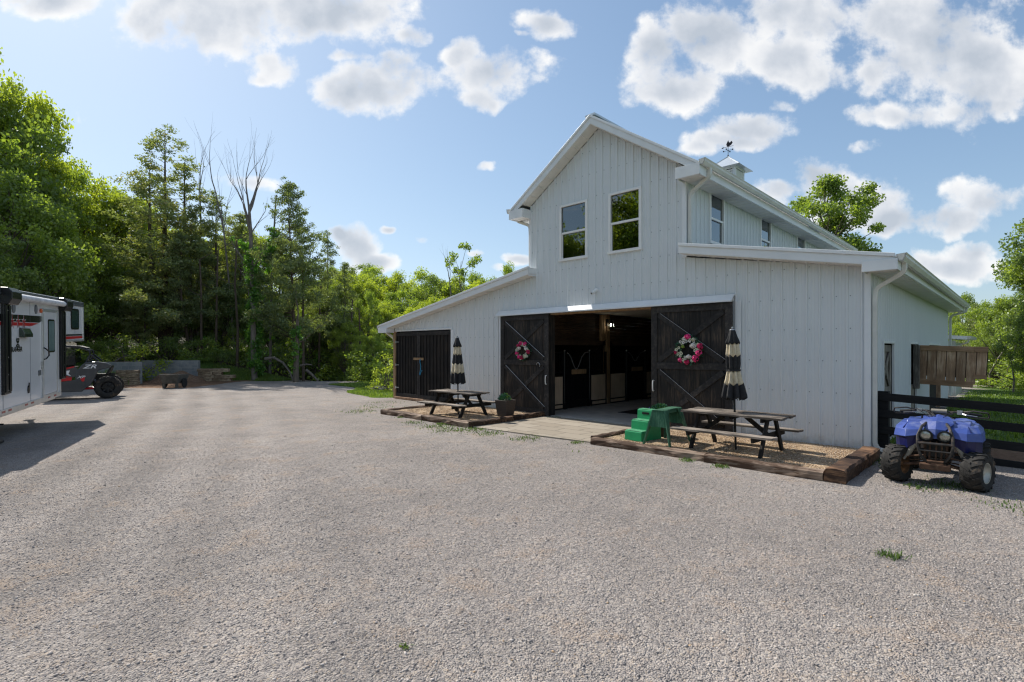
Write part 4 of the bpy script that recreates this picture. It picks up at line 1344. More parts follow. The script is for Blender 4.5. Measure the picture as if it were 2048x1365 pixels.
def planter(label, x, y, z):
    t = thing("planter", label, "planter", BW(x, y, z), BA + R(4), group="square woven planters")
    a_, b_, h = .155, .21, .46
    mb = MB().add([(-a_, -a_, 0), (a_, -a_, 0), (a_, a_, 0), (-a_, a_, 0), (-b_, -b_, h), (b_, -b_, h), (b_, b_, h), (-b_, b_, h),
                   (-b_ + .03, -b_ + .03, h), (b_ - .03, -b_ + .03, h), (b_ - .03, b_ - .03, h), (-b_ + .03, b_ - .03, h),
                   (-b_ + .03, -b_ + .03, h - .05), (b_ - .03, -b_ + .03, h - .05), (b_ - .03, b_ - .03, h - .05), (-b_ + .03, b_ - .03, h - .05)],
                  [(3, 2, 1, 0), (0, 1, 5, 4), (1, 2, 6, 5), (2, 3, 7, 6), (3, 0, 4, 7), (4, 5, 9, 8), (5, 6, 10, 9), (6, 7, 11, 10), (7, 4, 8, 11),
                   (8, 9, 13, 12), (9, 10, 14, 13), (10, 11, 15, 14), (11, 8, 12, 15)])
    mb.build("pot", wicker, t, bevel=.006)
    Box(-b_ + .031, b_ - .031, -b_ + .031, b_ - .031, h - .09, h - .045).build("soil", soilm, t)
    return t


def flowers(label, x, y, z, n, sp, seed):
    random.seed(seed)
    t = thing("flowers", label, "plant", BW(x, y, z), BA)
    for nm, mi, k, sz in (("foliage", lf1, n, .06), ("silver_foliage", lf2, n // 2, .05), ("petals", purp, n // 6, .035), ("pale_leaves", yelg, n // 4, .045)):
        mb = MB()
        for i in range(k):
            an = random.uniform(0, 2 * PI); rr = sp * math.sqrt(random.random())
            ox = -.07 if nm == "petals" else (.04 if nm == "pale_leaves" else 0)
            hh = .12 * (1 - (rr / sp) ** 2) + random.uniform(-.03, .035)
            d = Vector((math.cos(an) * rr * 4, math.sin(an) * rr * 4, .8 + random.gauss(0, .4)))
            leafcard(mb, (rr * math.cos(an) + ox, rr * math.sin(an), hh), d, sz * random.uniform(.7, 1.3), sz * .6, 0)
        mb.build(nm, mi, t)
    mb = MB()
    for i in range(10):
        an = random.uniform(0, 2 * PI); rr = sp * .7 * random.random()
        mb.tube([(rr * .4 * math.cos(an), rr * .4 * math.sin(an), -.06), (rr * math.cos(an), rr * math.sin(an), .1)], .003, 4)
    mb.build("stem", lf1, t)
    return t


planter("dark brown woven planter standing at the left sliding door", -8.1, -1.3, .07)
planter("dark woven planter mostly hidden behind the green mounting block", -3.52, -1.25, .07)
flowers("blue-green succulents growing in the planter by the left sliding door", -8.13, -1.31, .53, 260, .14, 1)
flowers("trailing green and purple flowers in the planter behind the mounting block", -3.48, -1.27, .57, 480, .21, 2)

# flower wreaths on the doors
pink = pmat("hot_pink_petal", (0.80, 0.04, 0.22), 0.6, var=.2)
pink2 = pmat("deep_pink_petal", (0.52, 0.015, 0.10), 0.6, var=.2)
cream = pmat("cream_petal", (0.62, 0.62, 0.46), 0.6, var=.1)
whitep = pmat("white_petal", (0.72, 0.68, 0.64), 0.6, var=.05)
blackc = pmat("black_centre", (0.01, 0.01, 0.01), 0.6)
wgreen = pmat("wreath_leaf", (0.035, 0.12, 0.06), 0.55, var=.3)


def peony(c, r, mat_, parent):
    mb = MB()
    c = Vector(c)
    for k in range(34):
        u, v = random.uniform(0, 2 * PI), random.uniform(.15, 1.45)
        d = Vector((math.sin(v) * math.cos(u), -math.cos(v), math.sin(v) * math.sin(u)))
        s = d.cross(Vector((random.gauss(0, 1), random.gauss(0, 1), random.gauss(0, 1)))).normalized()
        w2 = d.cross(s)
        p = c + d * r * random.uniform(.55, .95)
        q = r * random.uniform(.35, .55)
        mb.add([p - s * q, p - w2 * q * .7 + d * q * .2, p + s * q, p + w2 * q * .7 + d * q * .35], [(0, 1, 2, 3)])
    return mb.build("peony", mat_, parent)


def wreath(label, x, z, rx, rz_, seed, pinks):
    random.seed(seed)
    t = thing("flower_wreath", label, "wreath", BW(x, -.19, z), BA, group="flower wreaths on the sliding doors")
    MB().tube([(rx * .72 * math.cos(q), 0, rz_ * .72 * math.sin(q)) for q in np.linspace(0, 2 * PI, 28)], .022, 6, cap=False).build("ring", pmat("twig_ring", (.08, .05, .03), .9), t)
    mb = MB()
    for i in range(330):
        an = random.uniform(0, 2 * PI)
        k = random.uniform(.5, 1.0)
        p = (rx * k * math.cos(an), random.uniform(-.05, .02), rz_ * k * math.sin(an))
        d = Vector((math.cos(an + random.gauss(0, .9)), random.gauss(-.4, .4), math.sin(an + random.gauss(0, .9))))
        leafcard(mb, p, d, random.uniform(.05, .10), .03, 0)
    mb.build("leaves", wgreen, t)
    for an, k, r, mt in pinks:
        r *= 1.22
        peony((rx * k * math.cos(R(an)), -.05, rz_ * k * math.sin(R(an))), r, mt, t)
    used = [p[0] for p in pinks]
    n_ = 0
    for i in range(160):
        an = random.uniform(0, 360)
        if min(abs((an - u + 180) % 360 - 180) for u in used) < 9 or n_ > 34:
            continue
        n_ += 1
        k = random.uniform(.55, .95)
        c = Vector((rx * k * math.cos(R(an)), -.06 + random.uniform(-.02, .02), rz_ * k * math.sin(R(an))))
        mb = MB()
        rr = random.uniform(.024, .038)
        for j in range(7):
            q = 2 * PI * j / 7 + random.uniform(-.1, .1)
            d = Vector((math.cos(q), -.3, math.sin(q)))
            s = Vector((-math.sin(q), 0, math.cos(q)))
            mb.add([c, c + d * rr * .7 + s * rr * .42, c + d * rr * 1.25, c + d * rr * .7 - s * rr * .42], [(0, 1, 2, 3)])
        f = mb.build("daisy", cream if n_ % 3 else whitep, t)
        MB().blob(c + Vector((0, -.012, 0)), .010, 4, jit=0).build("flower_centre", blackc, f)
    return t


wreath("oval wreath of pink, white and cream flowers on the left sliding door", -8.47, 1.88, .27, .275, 11,
       [(100, .8, .06, pink), (135, .75, .055, pink2), (60, .8, .055, pink), (200, .85, .05, pink), (240, .8, .065, pink), (265, .75, .06, pink2), (350, .9, .06, pink2), (20, .6, .05, whitep), (150, .5, .05, whitep), (310, .8, .05, cream)])
wreath("round wreath of pink peonies and black-eyed daisies on the right sliding door", -3.36, 1.90, .30, .31, 12,
       [(92, .92, .062, pink), (15, .95, .062, pink2), (-15, .85, .068, pink), (-48, .85, .068, pink), (-95, .9, .055, pink2), (-130, .95, .05, pink), (190, 1.0, .04, pink2), (40, .45, .055, whitep), (-85, .5, .05, whitep), (60, .85, .04, cream), (150, .5, .04, yelg)])

# security camera over the doors
sc2 = thing("security_camera", "small white security camera on the barn wall above the doors", "camera", BW(-6.0, -.03, 3.42), BA)
MB().box(-.10, -.0, -.01, .02, -.0, .07).build("backplate", whiteplastic, sc2, bevel=.005)
MB().tube([(-.05, 0, .03), (-.02, -.05, .03), (0.02, -.08, .0)], .016, 8).build("arm", whiteplastic, sc2, smooth=True)
bd = MB().tube([(.055, -.04, .055), (.03, -.10, .01), (-.01, -.20, -.055)], [.044, .046, .040], 14).build("camera_body", whiteplastic, sc2, smooth=True)
MB().tube([(-.006, -.192, -.05), (-.0135, -.209, -.062)], [.022, .022], 10).build("lens", blackc, bd)

# coach lantern on the first timber post
lan = thing("wall_lantern", "black glass-sided lantern on the pine post just inside the barn", "lantern", BW(-8.1, 3.80, 2.62), BA)
fr = MB()
for sx in (-1, 1):
    for sy in (-1, 1):
        fr.box(sx * .075 - .008, sx * .075 + .008, sy * .075 - .008, sy * .075 + .008, 0, .30)
fr.box(-.085, .085, -.085, .085, -.02, 0).box(-.09, .09, -.09, .09, .30, .33).box(-.14, -.09, -.03, .03, .2, .32).box(-.2, -.13, -.05, .05, .1, .34)
fr.build("lantern_frame", blackmetal, lan)
bm_, t, out = newmat("lit_bulb")
em = N(t, "ShaderNodeEmission", {0: (1.0, 0.93, 0.8, 1), 1: 40.0}); t.links.new(em.outputs[0], out.inputs[0])  # bulb glow raised beyond its own to brighten the barn interior
MB().tube([(0, 0, .0), (0, 0, .09)], .014, 8).build("candle_sleeve", whiteplastic, lan)
MB().blob((0, 0, .13), (.02, .02, .045), 8, jit=0).build("bulb", bm_, lan, smooth=True)
lg, t, out = newmat("lantern_glass")
g1 = N(t, "ShaderNodeBsdfTransparent", {0: (.8, .82, .8, 1)}); g2 = N(t, "ShaderNodeBsdfGlossy", {"Roughness": .05})
mx = N(t, "ShaderNodeMixShader", {0: .08, 1: g1.outputs[0], 2: g2.outputs[0]}); t.links.new(mx.outputs[0], out.inputs[0])
mb = MB()
for s in (-1, 1):
    mb.box(s * .073 - .001, s * .073 + .001, -.066, .066, .0, .30).box(-.066, .066, s * .073 - .001, s * .073 + .001, .0, .30)
mb.build("pane", lg, lan)

# fence running off from the barn corner
fe = thing("rail_fence", "black four-rail board fence running right from the barn corner behind the quad bike", "fence", BW(0.13, .34, 0), BA)
dr = -.046
for i, x in enumerate((0.02, 2.6, 5.2, 7.8)):
    z0 = dr * x
    MB().box(x - .09, x + .09, -.0, .15, z0 - .3, z0 + (1.13 if i == 0 else 1.16)).build("post", fencewood, fe, bevel=.006)
for k in range(4):
    zt = 1.10 - k * .305
    for i in range(3):
        x0 = .02 + i * 2.6 - (.09 if i == 0 else 0); x1 = x0 + 2.6 - .005
        MB().beam((x0, -.02, zt - .07 + dr * x0 + random.uniform(-.004, .004)), (x1, -.02, zt - .07 + dr * x1), .028, .142).build("rail", fencewood, fe, bevel=.003)
Box(-.09, .09, -.062, -.036, .0, 1.08).build("rail", fencewood, fe, bevel=.003) if False else None

# ---------------------------------------------------------------- quad bike
blue = pmat("faded_blue_plastic", (0.045, 0.08, 0.30), 0.45, 0, 0.12, 4, 0.05, dirt=((0.14, 0.17, 0.33), 2.6, 0.5))
bluedk = pmat("dark_blue_plastic", (0.006, 0.009, 0.075), 0.4, 0, 0.15, 4)
rubber = pmat("muddy_tyre_rubber", (0.028, 0.026, 0.024), 0.85, 0, 0.3, 8, 0.4, 60, dirt=((0.16, 0.105, 0.06), 4.0, 0.56))
rust = pmat("rusty_steel", (0.12, 0.065, 0.04), 0.8, 0.2, 0.3, 9, 0.3, 50, dirt=((0.25, 0.16, 0.10), 8, 0.55))
tube_m = pmat("scuffed_black_tube", (0.05, 0.045, 0.042), 0.55, 0.3, 0.3, 12, dirt=((0.22, 0.14, 0.10), 6, 0.58))
rimm = pmat("pale_rim", (0.55, 0.54, 0.48), 0.4, 0.5, 0.1, 6, dirt=((0.3, 0.2, 0.1), 6, 0.6))
brownrim = pmat("rusty_rim", (0.20, 0.10, 0.045), 0.7, 0.2, 0.3, 8)
ltan = pmat("dusty_grey_metal", (0.30, 0.27, 0.22), 0.7, 0.1, 0.15, 8)


def knobby(parent, c, R_, w_, rz, name, rimmat, spokes=False, nlug=16):
    """tyre about the local x axis, knobs laid in chevrons"""
    t = bpy.data.objects.new(name, None); C.objects.link(t); t.parent = parent
    t.location = c; t.rotation_euler = (0, 0, rz)
    T = Matrix.Rotation(PI / 2, 4, "Y")
    h = w_ / 2
    prof = [(R_ * .50, -h * .82), (R_ * .62, -h * .98), (R_ * .80, -h), (R_ * .90, -h * .9), (R_ * .945, -h * .6), (R_ * .955, 0), (R_ * .945, h * .6), (R_ * .90, h * .9), (R_ * .80, h), (R_ * .62, h * .98), (R_ * .50, h * .82)]
    mb = MB().lathe(prof, 36, 0, T, cap=False)
    for i in range(nlug):
        for s in (-1, 1):
            a0 = 2 * PI * (i + (0.5 if s > 0 else 0)) / nlug
            for (u0, u1, da0, da1) in ((.04, .52, .20, .06), (.52, .97, .06, -.06)):
                pts = []
                for r_off in (-.03, .045):
                    for u, da in ((u0, da0), (u1, da1)):
                        for dd in (-.062, .062):
                            an = a0 + da + dd
                            uu = u * h * s
                            rr = R_ * (.955 - .07 * max(0, u - .5) * 1.2) + r_off * R_
                            pts.append((uu, rr * math.cos(an), rr * math.sin(an)))
                mb.add(pts, [(0, 1, 3, 2), (4, 6, 7, 5), (0, 4, 5, 1), (2, 3, 7, 6), (0, 2, 6, 4), (1, 5, 7, 3)])
            # shoulder knob on the sidewall
            pts = []
            for r_, x_ in ((.80, 1.0), (.93, .93)):
                for off in (0, .05):
                    for dd in (-.06, .06):
                        an = a0 - .08 + dd
                        pts.append((s * (h * x_ + off * w_ * .5), R_ * r_ * math.cos(an), R_ * r_ * math.sin(an)))
            mb.add(pts, [(0, 1, 3, 2), (4, 6, 7, 5), (0, 4, 5, 1), (2, 3, 7, 6), (0, 2, 6, 4), (1, 5, 7, 3)])
    ty = mb.build("tyre", rubber, t)
    rp = [(R_ * .50, -h * .84), (R_ * .53, -h * .86), (R_ * .49, -h * .5), (R_ * .40, -h * .3), (R_ * .40, h * .3), (R_ * .49, h * .5), (R_ * .53, h * .86), (R_ * .50, h * .84)]
    mb = MB().lathe(rp, 30, 0, T, cap=False)
    mb.lathe([(R_ * .42, h * .35), (R_ * .16, h * .45), (R_ * .12, h * .62), (.0, h * .62)], 24, 0, T, cap=False)
    if spokes:
        for i in range(8):
            an = 2 * PI * i / 8
            mb.beam((h * .55, R_ * .10 * math.cos(an), R_ * .10 * math.sin(an)), (h * .80, R_ * .47 * math.cos(an), R_ * .47 * math.sin(an)), .03, .035, (1, 0, 0))
    mb.build("rim", rimmat, t, smooth=True)
    return t


qd = thing("quad_bike", "faded blue quad bike with twin round headlights and muddy knobby tyres", "quad bike", BW(1.13, -1.42, 0), BA + R(1))
stl = R(-17)
knobby(qd, (-.435, -.60, .262), .262, .235, stl, "wheel", brownrim)
wr = knobby(qd, (.435, -.60, .262), .262, .235, stl, "wheel", rimm)
knobby(qd, (-.42, .56, .262), .262, .25, 0, "wheel", brownrim)
knobby(qd, (.42, .56, .262), .262, .25, 0, "wheel", brownrim)


def fender(s, front=True):
    ys = [-.66, -.56, -.40, -.2, 0.0, .2] if front else [.2, .35, .5, .65, .8, .9]
    xo = [.33, .43, .485, .49, .47, .42] if front else [.38, .44, .47, .47, .44, .38]
    rows = []
    for y, x in zip(ys, xo):
        k = (y + .66) / .86 if front else (y - .2) / .7
        zt = (.70 + .13 * min(1, max(0, (y + .66) / .3))) if front else .80
        row = []
        xi = .13
        for u, dz in ((0, .0), (.25, .012), (.5, .015), (.72, .0), (.88, -.07), (1.0, -.12)):
            zz = zt + dz
            if front and y < -.5:
                zz = zt + dz * .9 - .02
            row.append((s * (xi + (x - xi) * u), y, zz))
        row.append((s * (x + .012), y - (.01 if y < -.5 else 0), row[-1][2] - .045))
        rows.append(row)
    if front:   # front lip folds down
        rows.insert(0, [(p[0] * .99, p[1] - .022, p[2] - .055) for p in rows[0]])
    return rows


for s in (-1, 1):
    P_ = [(.12, -.42, .845), (.33, -.44, .825), (.43, -.30, .82), (.43, .10, .83), (.12, .12, .87)]
    Q_ = [(.13, -.60, .775), (.33, -.625, .755), (.465, -.45, .755), (.485, -.28, .765), (.475, .12, .775)]
    R_ = [(.14, -.645, .70), (.335, -.675, .66), (.485, -.475, .645), (.505, -.28, .65), (.49, .13, .665)]
    vv = [(s * a_, b_, c_) for a_, b_, c_ in P_ + Q_ + R_]
    f = MB().add(vv, [(0, 1, 2, 3, 4), (0, 1, 6, 5), (1, 2, 7, 6), (2, 8, 7), (2, 3, 9, 8), (5, 6, 11, 10), (6, 7, 12, 11), (7, 8, 13, 12), (8, 9, 14, 13)]).build("front_fender", blue, qd, solid=.014, bevel=.007)
    # dark skirt hanging below the lip
    ed = [(.14, -.615, .71, .62), (.22, -.635, .69, .57), (.32, -.65, .68, .50), (.42, -.53, .67, .40), (.475, -.40, .665, .36), (.48, -.18, .665, .38), (.46, .05, .675, .50)]
    MB().grid([[(s * a_, b_, c_) for a_, b_, c_, d_ in ed], [(s * a_ * .97, b_ + .03, d_) for a_, b_, c_, d_ in ed]]).build("inner_fender", bluedk, f, solid=.01)
    # raised inner panel and three vent slots
    MB().prism([(-.33, .80), (-.28, .865), (.02, .88), (.10, .83)], min(s * .19, s * .36), max(s * .19, s * .36), "x").build("fender_panel", blue, f, bevel=.012)
    for i in range(3):
        x = s * (.22 + i * .065)
        MB().beam((x - s * .015, -.41, .832), (x + s * .02, -.56, .772), .009, .014).build("vent_slot", bluedk, f)
    rf = MB().grid(fender(s, False)).build("rear_fender", blue, qd, solid=.014, bevel=.005)
# nose and tank
MB().grid([[(x_, y_, z_) for x_ in (0,)] for y_, z_ in ((0, 0),)] if False else [
    [(-.07, -.64, .66), (0, -.66, .66), (.07, -.64, .66)], [(-.11, -.60, .78), (0, -.63, .79), (.11, -.60, .78)],
    [(-.19, -.48, .86), (0, -.52, .89), (.19, -.48, .86)], [(-.17, -.30, .90), (0, -.30, .94), (.17, -.30, .90)], [(-.12, -.12, .92), (0, -.12, .95), (.12, -.12, .92)]]
    ).build("nose_cowl", blue, qd, solid=.014, bevel=.008)
MB().box(-.13, .13, -.15, .15, .60, .88).build("tank", blue, qd, bevel=.04)
MB().box(-.14, .14, .15, .72, .74, .84).build("seat", pmat("black_seat", (.02, .02, .022), .6), qd, bevel=.04)
lensm = pmat("headlight_glass", (0.38, 0.38, 0.34), 0.15, 0.6, 0.15, 30)
for s in (-1, 1):
    T = Matrix.Translation((s * .105, -.665, .705)) @ Matrix.Scale(1.15, 4) @ Matrix.Rotation(PI / 2 + R(6), 4, "X")
    hl = MB().lathe([(.02, -.09), (.055, -.05), (.070, 0), (.074, .03), (.058, .034), (.055, .02)], 24, 0, T).build("headlight", blackmetal, qd, smooth=True)
    MB().lathe([(.056, .022), (.045, .030), (.02, .035), (0, .036)], 24, 0, T, cap=False).build("lens", lensm, hl, smooth=True)
# tubular bumper
bp_ = MB()
for s in (-1, 1):
    bp_.tube([(s * .11, -.50, .86), (s * .15, -.62, .82), (s * .19, -.70, .70), (s * .19, -.74, .56), (s * .16, -.74, .44), (s * .10, -.70, .34)], .019, 8)
bp_.tube([(-.19, -.735, .60), (.19, -.735, .60)], .018, 8).tube([(-.175, -.745, .50), (.175, -.745, .50)], .013, 8)
bp_.build("bumper", tube_m, qd, smooth=True)
MB().box(-.17, .17, -.76, -.66, .24, .32).box(-.10, .10, -.70, -.5, .30, .36).build("skid_plate", rust, qd, bevel=.01)
fr = MB()
for s in (-1, 1):
    fr.tube([(s * .13, -.62, .30), (s * .13, .6, .30)], .02, 8).tube([(s * .12, -.60, .62), (s * .12, .5, .66)], .016, 8).tube([(s * .12, -.6, .3), (s * .12, -.58, .64)], .016, 6)
    fr.tube([(s * .13, -.68, .30), (s * .40, -.60, .25)], .014, 6).tube([(s * .13, -.50, .30), (s * .40, -.60, .25)], .014, 6)
    fr.tube([(s * .13, -.65, .42), (s * .38, -.60, .36)], .012, 6).tube([(s * .05, -.6, .36), (s * .38, -.52, .30)], .010, 6)
    fr.tube([(s * .12, .55, .30), (s * .40, .56, .262)], .022, 6)
for x in (-.07, 0, .06):
    fr.tube([(x, -.62, .34), (x + .01, -.60, .62)], .012, 6)
fr.build("frame", rust, qd)
for s in (-1, 1):
    MB().tube([(s * .36, -.62, .33), (s * .31, -.60, .42)], .018, 8).tube([(s * .325, -.60, .38), (s * .20, -.57, .64)], .036, 10).build("shock", ltan, qd, smooth=True)
MB().box(-.14, .14, -.15, .32, .30, .60).box(-.09, .09, -.5, -.2, .36, .58).build("engine", pmat("engine_block", (.06, .055, .05), .6, .3, .3, 10), qd, bevel=.02)
MB().box(-.12, .12, -.585, -.565, .40, .60).build("radiator", blackmetal, qd)
hb = MB().tube([(-.47, -.02, .965), (-.32, -.05, .985), (-.16, -.10, 1.0), (-.08, -.12, .955), (.08, -.12, .955), (.16, -.10, 1.0), (.32, -.05, .985), (.47, -.02, .965)], .013, 8)
hb.tube([(-.16, -.1, 1.0), (.16, -.1, 1.0)], .011, 8)
hbo = hb.build("handlebar", tube_m, qd, smooth=True)
MB().tube([(-.09, -.1, 1.0), (.09, -.1, 1.0)], .032, 10).build("crossbar_pad", ltan, hbo, smooth=True)
for s in (-1, 1):
    MB().tube([(s * .33, -.05, .983), (s * .47, -.02, .965)], .018, 8).build("grip", blackc, hbo, smooth=True)
    MB().tube([(s * .26, -.07, 1.0), (s * .38, -.12, 1.03), (s * .53, -.10, 1.01), (s * .545, -.05, .965), (s * .535, -.03, .93), (s * .40, -.12, .94), (s * .30, -.10, .96)], .012, 6).build("hand_guard", tube_m, hbo, smooth=True)
    MB().tube([(s * .24, -.08, .98), (s * .30, -.13, .97), (s * .42, -.12, .955)], .006, 5).box(min(s * .2, s * .26), max(s * .2, s * .26), -.1, -.04, .965, 1.02).build("brake_lever", galv, hbo)
cb = MB()
for i in range(7):
    x = random.uniform(-.2, .2)
    cb.tube([(x, -.09, .97), (x * 1.2 + random.uniform(-.05, .05), -.22, 1.0 + random.uniform(-.05, .04)), (x * .5, -.32, .93 + random.uniform(-.02, .03)), (x * .3, -.2, .86)], .005, 5)
cb.build("cable", blackc, hbo)
MB().beam((-.2, -.05, .90), (-.24, .2, .74), .02, .03).build("clutch_cover", tube_m, qd)

# ---------------------------------------------------------------- garden cart, walls, timbers (world frame)
def wthing(name, label, cat, x, y, rz=0, z=None, group=None):
    return thing(name, label, cat, (x, y, hz(x, y) if z is None else z), rz, group)


ct = wthing("garden_cart", "empty grey two-wheeled garden cart tipped forward before the block wall", "garden cart", -16.9, 26.1, R(4))
plast = pmat("faded_black_tub", (0.09, 0.085, 0.075), 0.7, 0, 0.2, 5, dirt=((0.14, 0.12, 0.09), 3, 0.55))
mb = MB().add([(-.36, -.28, .22), (.36, -.28, .22), (.38, .45, .26), (-.38, .45, .26), (-.46, -.42, .70), (.46, -.42, .70), (.46, .6, .66), (-.46, .6, .66),
               (-.42, -.38, .70), (.42, -.38, .70), (.42, .56, .66), (-.42, .56, .66), (-.33, -.24, .27), (.33, -.24, .27), (.34, .42, .30), (-.34, .42, .30)],
              [(3, 2, 1, 0), (0, 1, 5, 4), (1, 2, 6, 5), (2, 3, 7, 6), (3, 0, 4, 7), (4, 5, 9, 8), (5, 6, 10, 9), (6, 7, 11, 10), (7, 4, 8, 11),
               (8, 9, 13, 12), (9, 10, 14, 13), (10, 11, 15, 14), (11, 8, 12, 15), (12, 13, 14, 15)])
mb.build("tub", plast, ct, bevel=.012)
for s in (-1, 1):
    T = Matrix.Translation((s * .47, .12, .24)) @ Matrix.Rotation(PI / 2, 4, "Y")
    MB().lathe([(.16, -.02), (.20, -.03), (.24, -.015), (.24, .015), (.20, .03), (.16, .02)], 24, 0, T, cap=False).lathe([(.0, -.012), (.165, -.018), (.165, .018), (0, .012)], 16, 0, T).build("wheel", pmat("cart_tyre", (.02, .02, .02), .8), ct)
    MB().box(s * .3 - .06, s * .3 + .06, -.30, -.2, .0, .22).build("leg", plast, ct, bevel=.01)
MB().tube([(-.47, .12, .24), (.47, .12, .24)], .014, 6).build("axle", galv, ct)

blk, t, out = newmat("concrete_block")
tcn = N(t, "ShaderNodeTexCoord").outputs["Object"]
mp = N(t, "ShaderNodeMapping", {0: tcn, 2: (R(90), 0, 0)}).outputs[0]
sx_ = N(t, "ShaderNodeSeparateXYZ", {0: tcn})
cx_ = N(t, "ShaderNodeCombineXYZ", {0: M_(t, "ADD", sx_.outputs[0], sx_.outputs[1]), 1: sx_.outputs[2], 2: 0.0}).outputs[0]
br = N(t, "ShaderNodeTexBrick", {"Vector": cx_, "Color1": (0.20, 0.215, 0.23, 1), "Color2": (0.27, 0.28, 0.29, 1), "Mortar": (0.36, 0.36, 0.35, 1), "Scale": 1.0,
                                 "Mortar Size": 0.008, "Brick Width": 0.4, "Row Height": 0.2})
nn = N(t, "ShaderNodeTexNoise", {"Vector": tcn, "Scale": 3.0, "Detail": 6.0, "Roughness": 0.7}).outputs[0]
pc = MIX(t, RAMP(t, nn, [(.45, (0, 0, 0)), (.7, (.7, .7, .7))]), br.outputs[0], (0.38, 0.37, 0.35))
bs = N(t, "ShaderNodeBsdfPrincipled", {"Base Color": pc, "Roughness": 0.9}); t.links.new(bs.outputs[0], out.inputs[0])
bp = N(t, "ShaderNodeBump", {"Height": M_(t, "SUBTRACT", nn, M_(t, "MULTIPLY", br.outputs[1], .5)), "Strength": .6, "Distance": .02}); t.links.new(bp.outputs[0], bs.inputs["Normal"])
o = MB().box(-23.6, -19.55, 32.6, 32.8, -.1, 1.24).build("block_wall", blk)
tag(o, "long grey concrete block retaining wall behind the garden cart", "wall")
o = MB().box(-23.4, -20.78, 29.2, 29.4, -.1, 1.22).build("block_wall", blk)
tag(o, "shorter concrete block wall with a pale end, behind the stacked timbers", "wall")
# mulch heap between them
rows = []
for j in range(13):
    row = []
    for i in range(17):
        u, v = i / 16 * 2 - 1, j / 12 * 2 - 1
        hh = max(0, 1 - u * u - v * v) ** .8
        row.append((u * 1.5, v * 1.3, .62 * hh * (1 + .15 * math.sin(7 * u + 4 * v)) + random.uniform(-.015, .015) - .03))
    rows.append(row)
o = MB().grid(rows).build("mulch_heap", pmat("mulch", (0.20, 0.12, 0.075), 0.95, 0, .3, 12, 1.0, 30), smooth=False)
o.location = (-19.9, 31.1, hz(-19.9, 31.1)); tag(o, "low heap of brown mulch against the long block wall", "mulch heap")


def stack(x, y, rz, items, group, labels):
    for k, (dx, dz, ln, yy) in enumerate(items):
        mb = MB()
        n_ = 7
        rows = []
        r = random.Random(k * 7 + int(x * 10))
        for i in range(n_ + 1):
            a_ = -ln / 2 + ln * i / n_
            rows.append([(a_, p + r.uniform(-.012, .012), q + r.uniform(-.012, .012)) for p, q in ((-.11, 0), (-.115, .1), (-.095, .185), (.095, .19), (.115, .1), (.11, 0))])
        mb.grid(rows, 0, True)
        mb.f.append(tuple(range(6))); mb.m.append(0); mb.f.append(tuple(n_ * 6 + i for i in range(5, -1, -1))); mb.m.append(0)
        o = mb.build("landscape_timber", timberm)
        c, s = math.cos(rz), math.sin(rz)
        o.location = (x + dx * c - yy * s, y + dx * s + yy * c, hz(x, y) + dz)
        o.rotation_euler = (0, 0, rz + r.uniform(-.06, .06))
        tag(o, labels[k], "timber", group)


gl_ = "rough timbers stacked by the block walls"
stack(-20.9, 28.4, R(6), [(0.1, 0, 1.05, 0), (-.22, .2, .62, 0), (.32, .2, .52, 0), (0, .4, 1.15, 0), (-.25, .6, .55, .02), (.3, .6, .62, 0)], gl_,
      ["bottom timber of the stack beside the side-by-side's rear tyre", "second-course timber in the stack by the short block wall, left piece",
       "second-course timber in the stack by the short block wall, right piece", "long tan timber third from the bottom, before the short block wall",
       "top-left short timber of the stack in front of the short block wall", "top-right short timber of the stack in front of the short block wall"])
stack(-18.1, 31.7, R(-3), [(-.5, 0, .95, 0), (.55, 0, 1.1, .05), (-.4, .19, 1.0, 0), (.72, .19, 1.2, .03), (-.45, .38, .9, 0), (.3, .38, .5, 0), (.0, .57, 1.9, 0)], gl_,
      ["bottom-left timber of the stack right of the long block wall", "bottom-right timber of the stack right of the long block wall", "second-course left timber right of the long block wall",
       "second-course timber that juts out right towards the grass bank", "third-course left timber right of the long block wall", "short third-course timber beside a gap, right of the long wall",
       "long top plank over the stack right of the long block wall"])
# fallen stones by the bush at the barn's left corner
for i, (x, y, r_) in enumerate(((-6.35, 24.9, .30), (-5.9, 24.4, .26), (-5.3, 23.9, .22))):
    o = MB().blob((0, 0, .05), (r_ * 1.5, r_, r_ * .45), 6, jit=.22).build("boulder", pmat("pale_rock%d" % i, (0.34, 0.32, 0.28), .9, 0, .15, 4, .5))
    o.location = (x, y, hz(x, y))
    tag(o, ("flat pale rock farthest left under the bush by the barn corner", "middle flat pale rock beside the bush by the barn corner", "small flat rock nearest the barn's left corner")[i], "rock", "flat rocks by the bush")

# ---------------------------------------------------------------- horse trailer
TD = Vector((-.4526, .8917, 0))
trl = thing("horse_trailer", "white gooseneck horse trailer with black and red stripes and a rolled awning", "trailer", (-10.18, 10.4, .59),
            rot=Euler((0, R(-1.66), math.atan2(TD.y, TD.x)), "XYZ"))
wskin = pmat("trailer_white_skin", (0.70, 0.715, 0.735), 0.18, 0, 0.02, 1.5, coat=.4)
blkp = pmat("black_paint", (0.012, 0.013, 0.015), 0.25)
redp = pmat("red_paint", (0.50, 0.012, 0.02), 0.3)
dkgrey = pmat("dark_roof_rail", (0.10, 0.11, 0.12), 0.4, .3)
darkred = pmat("dark_red_star", (0.30, 0.01, 0.02), 0.35)
WT = 2.3
X0 = -5.2
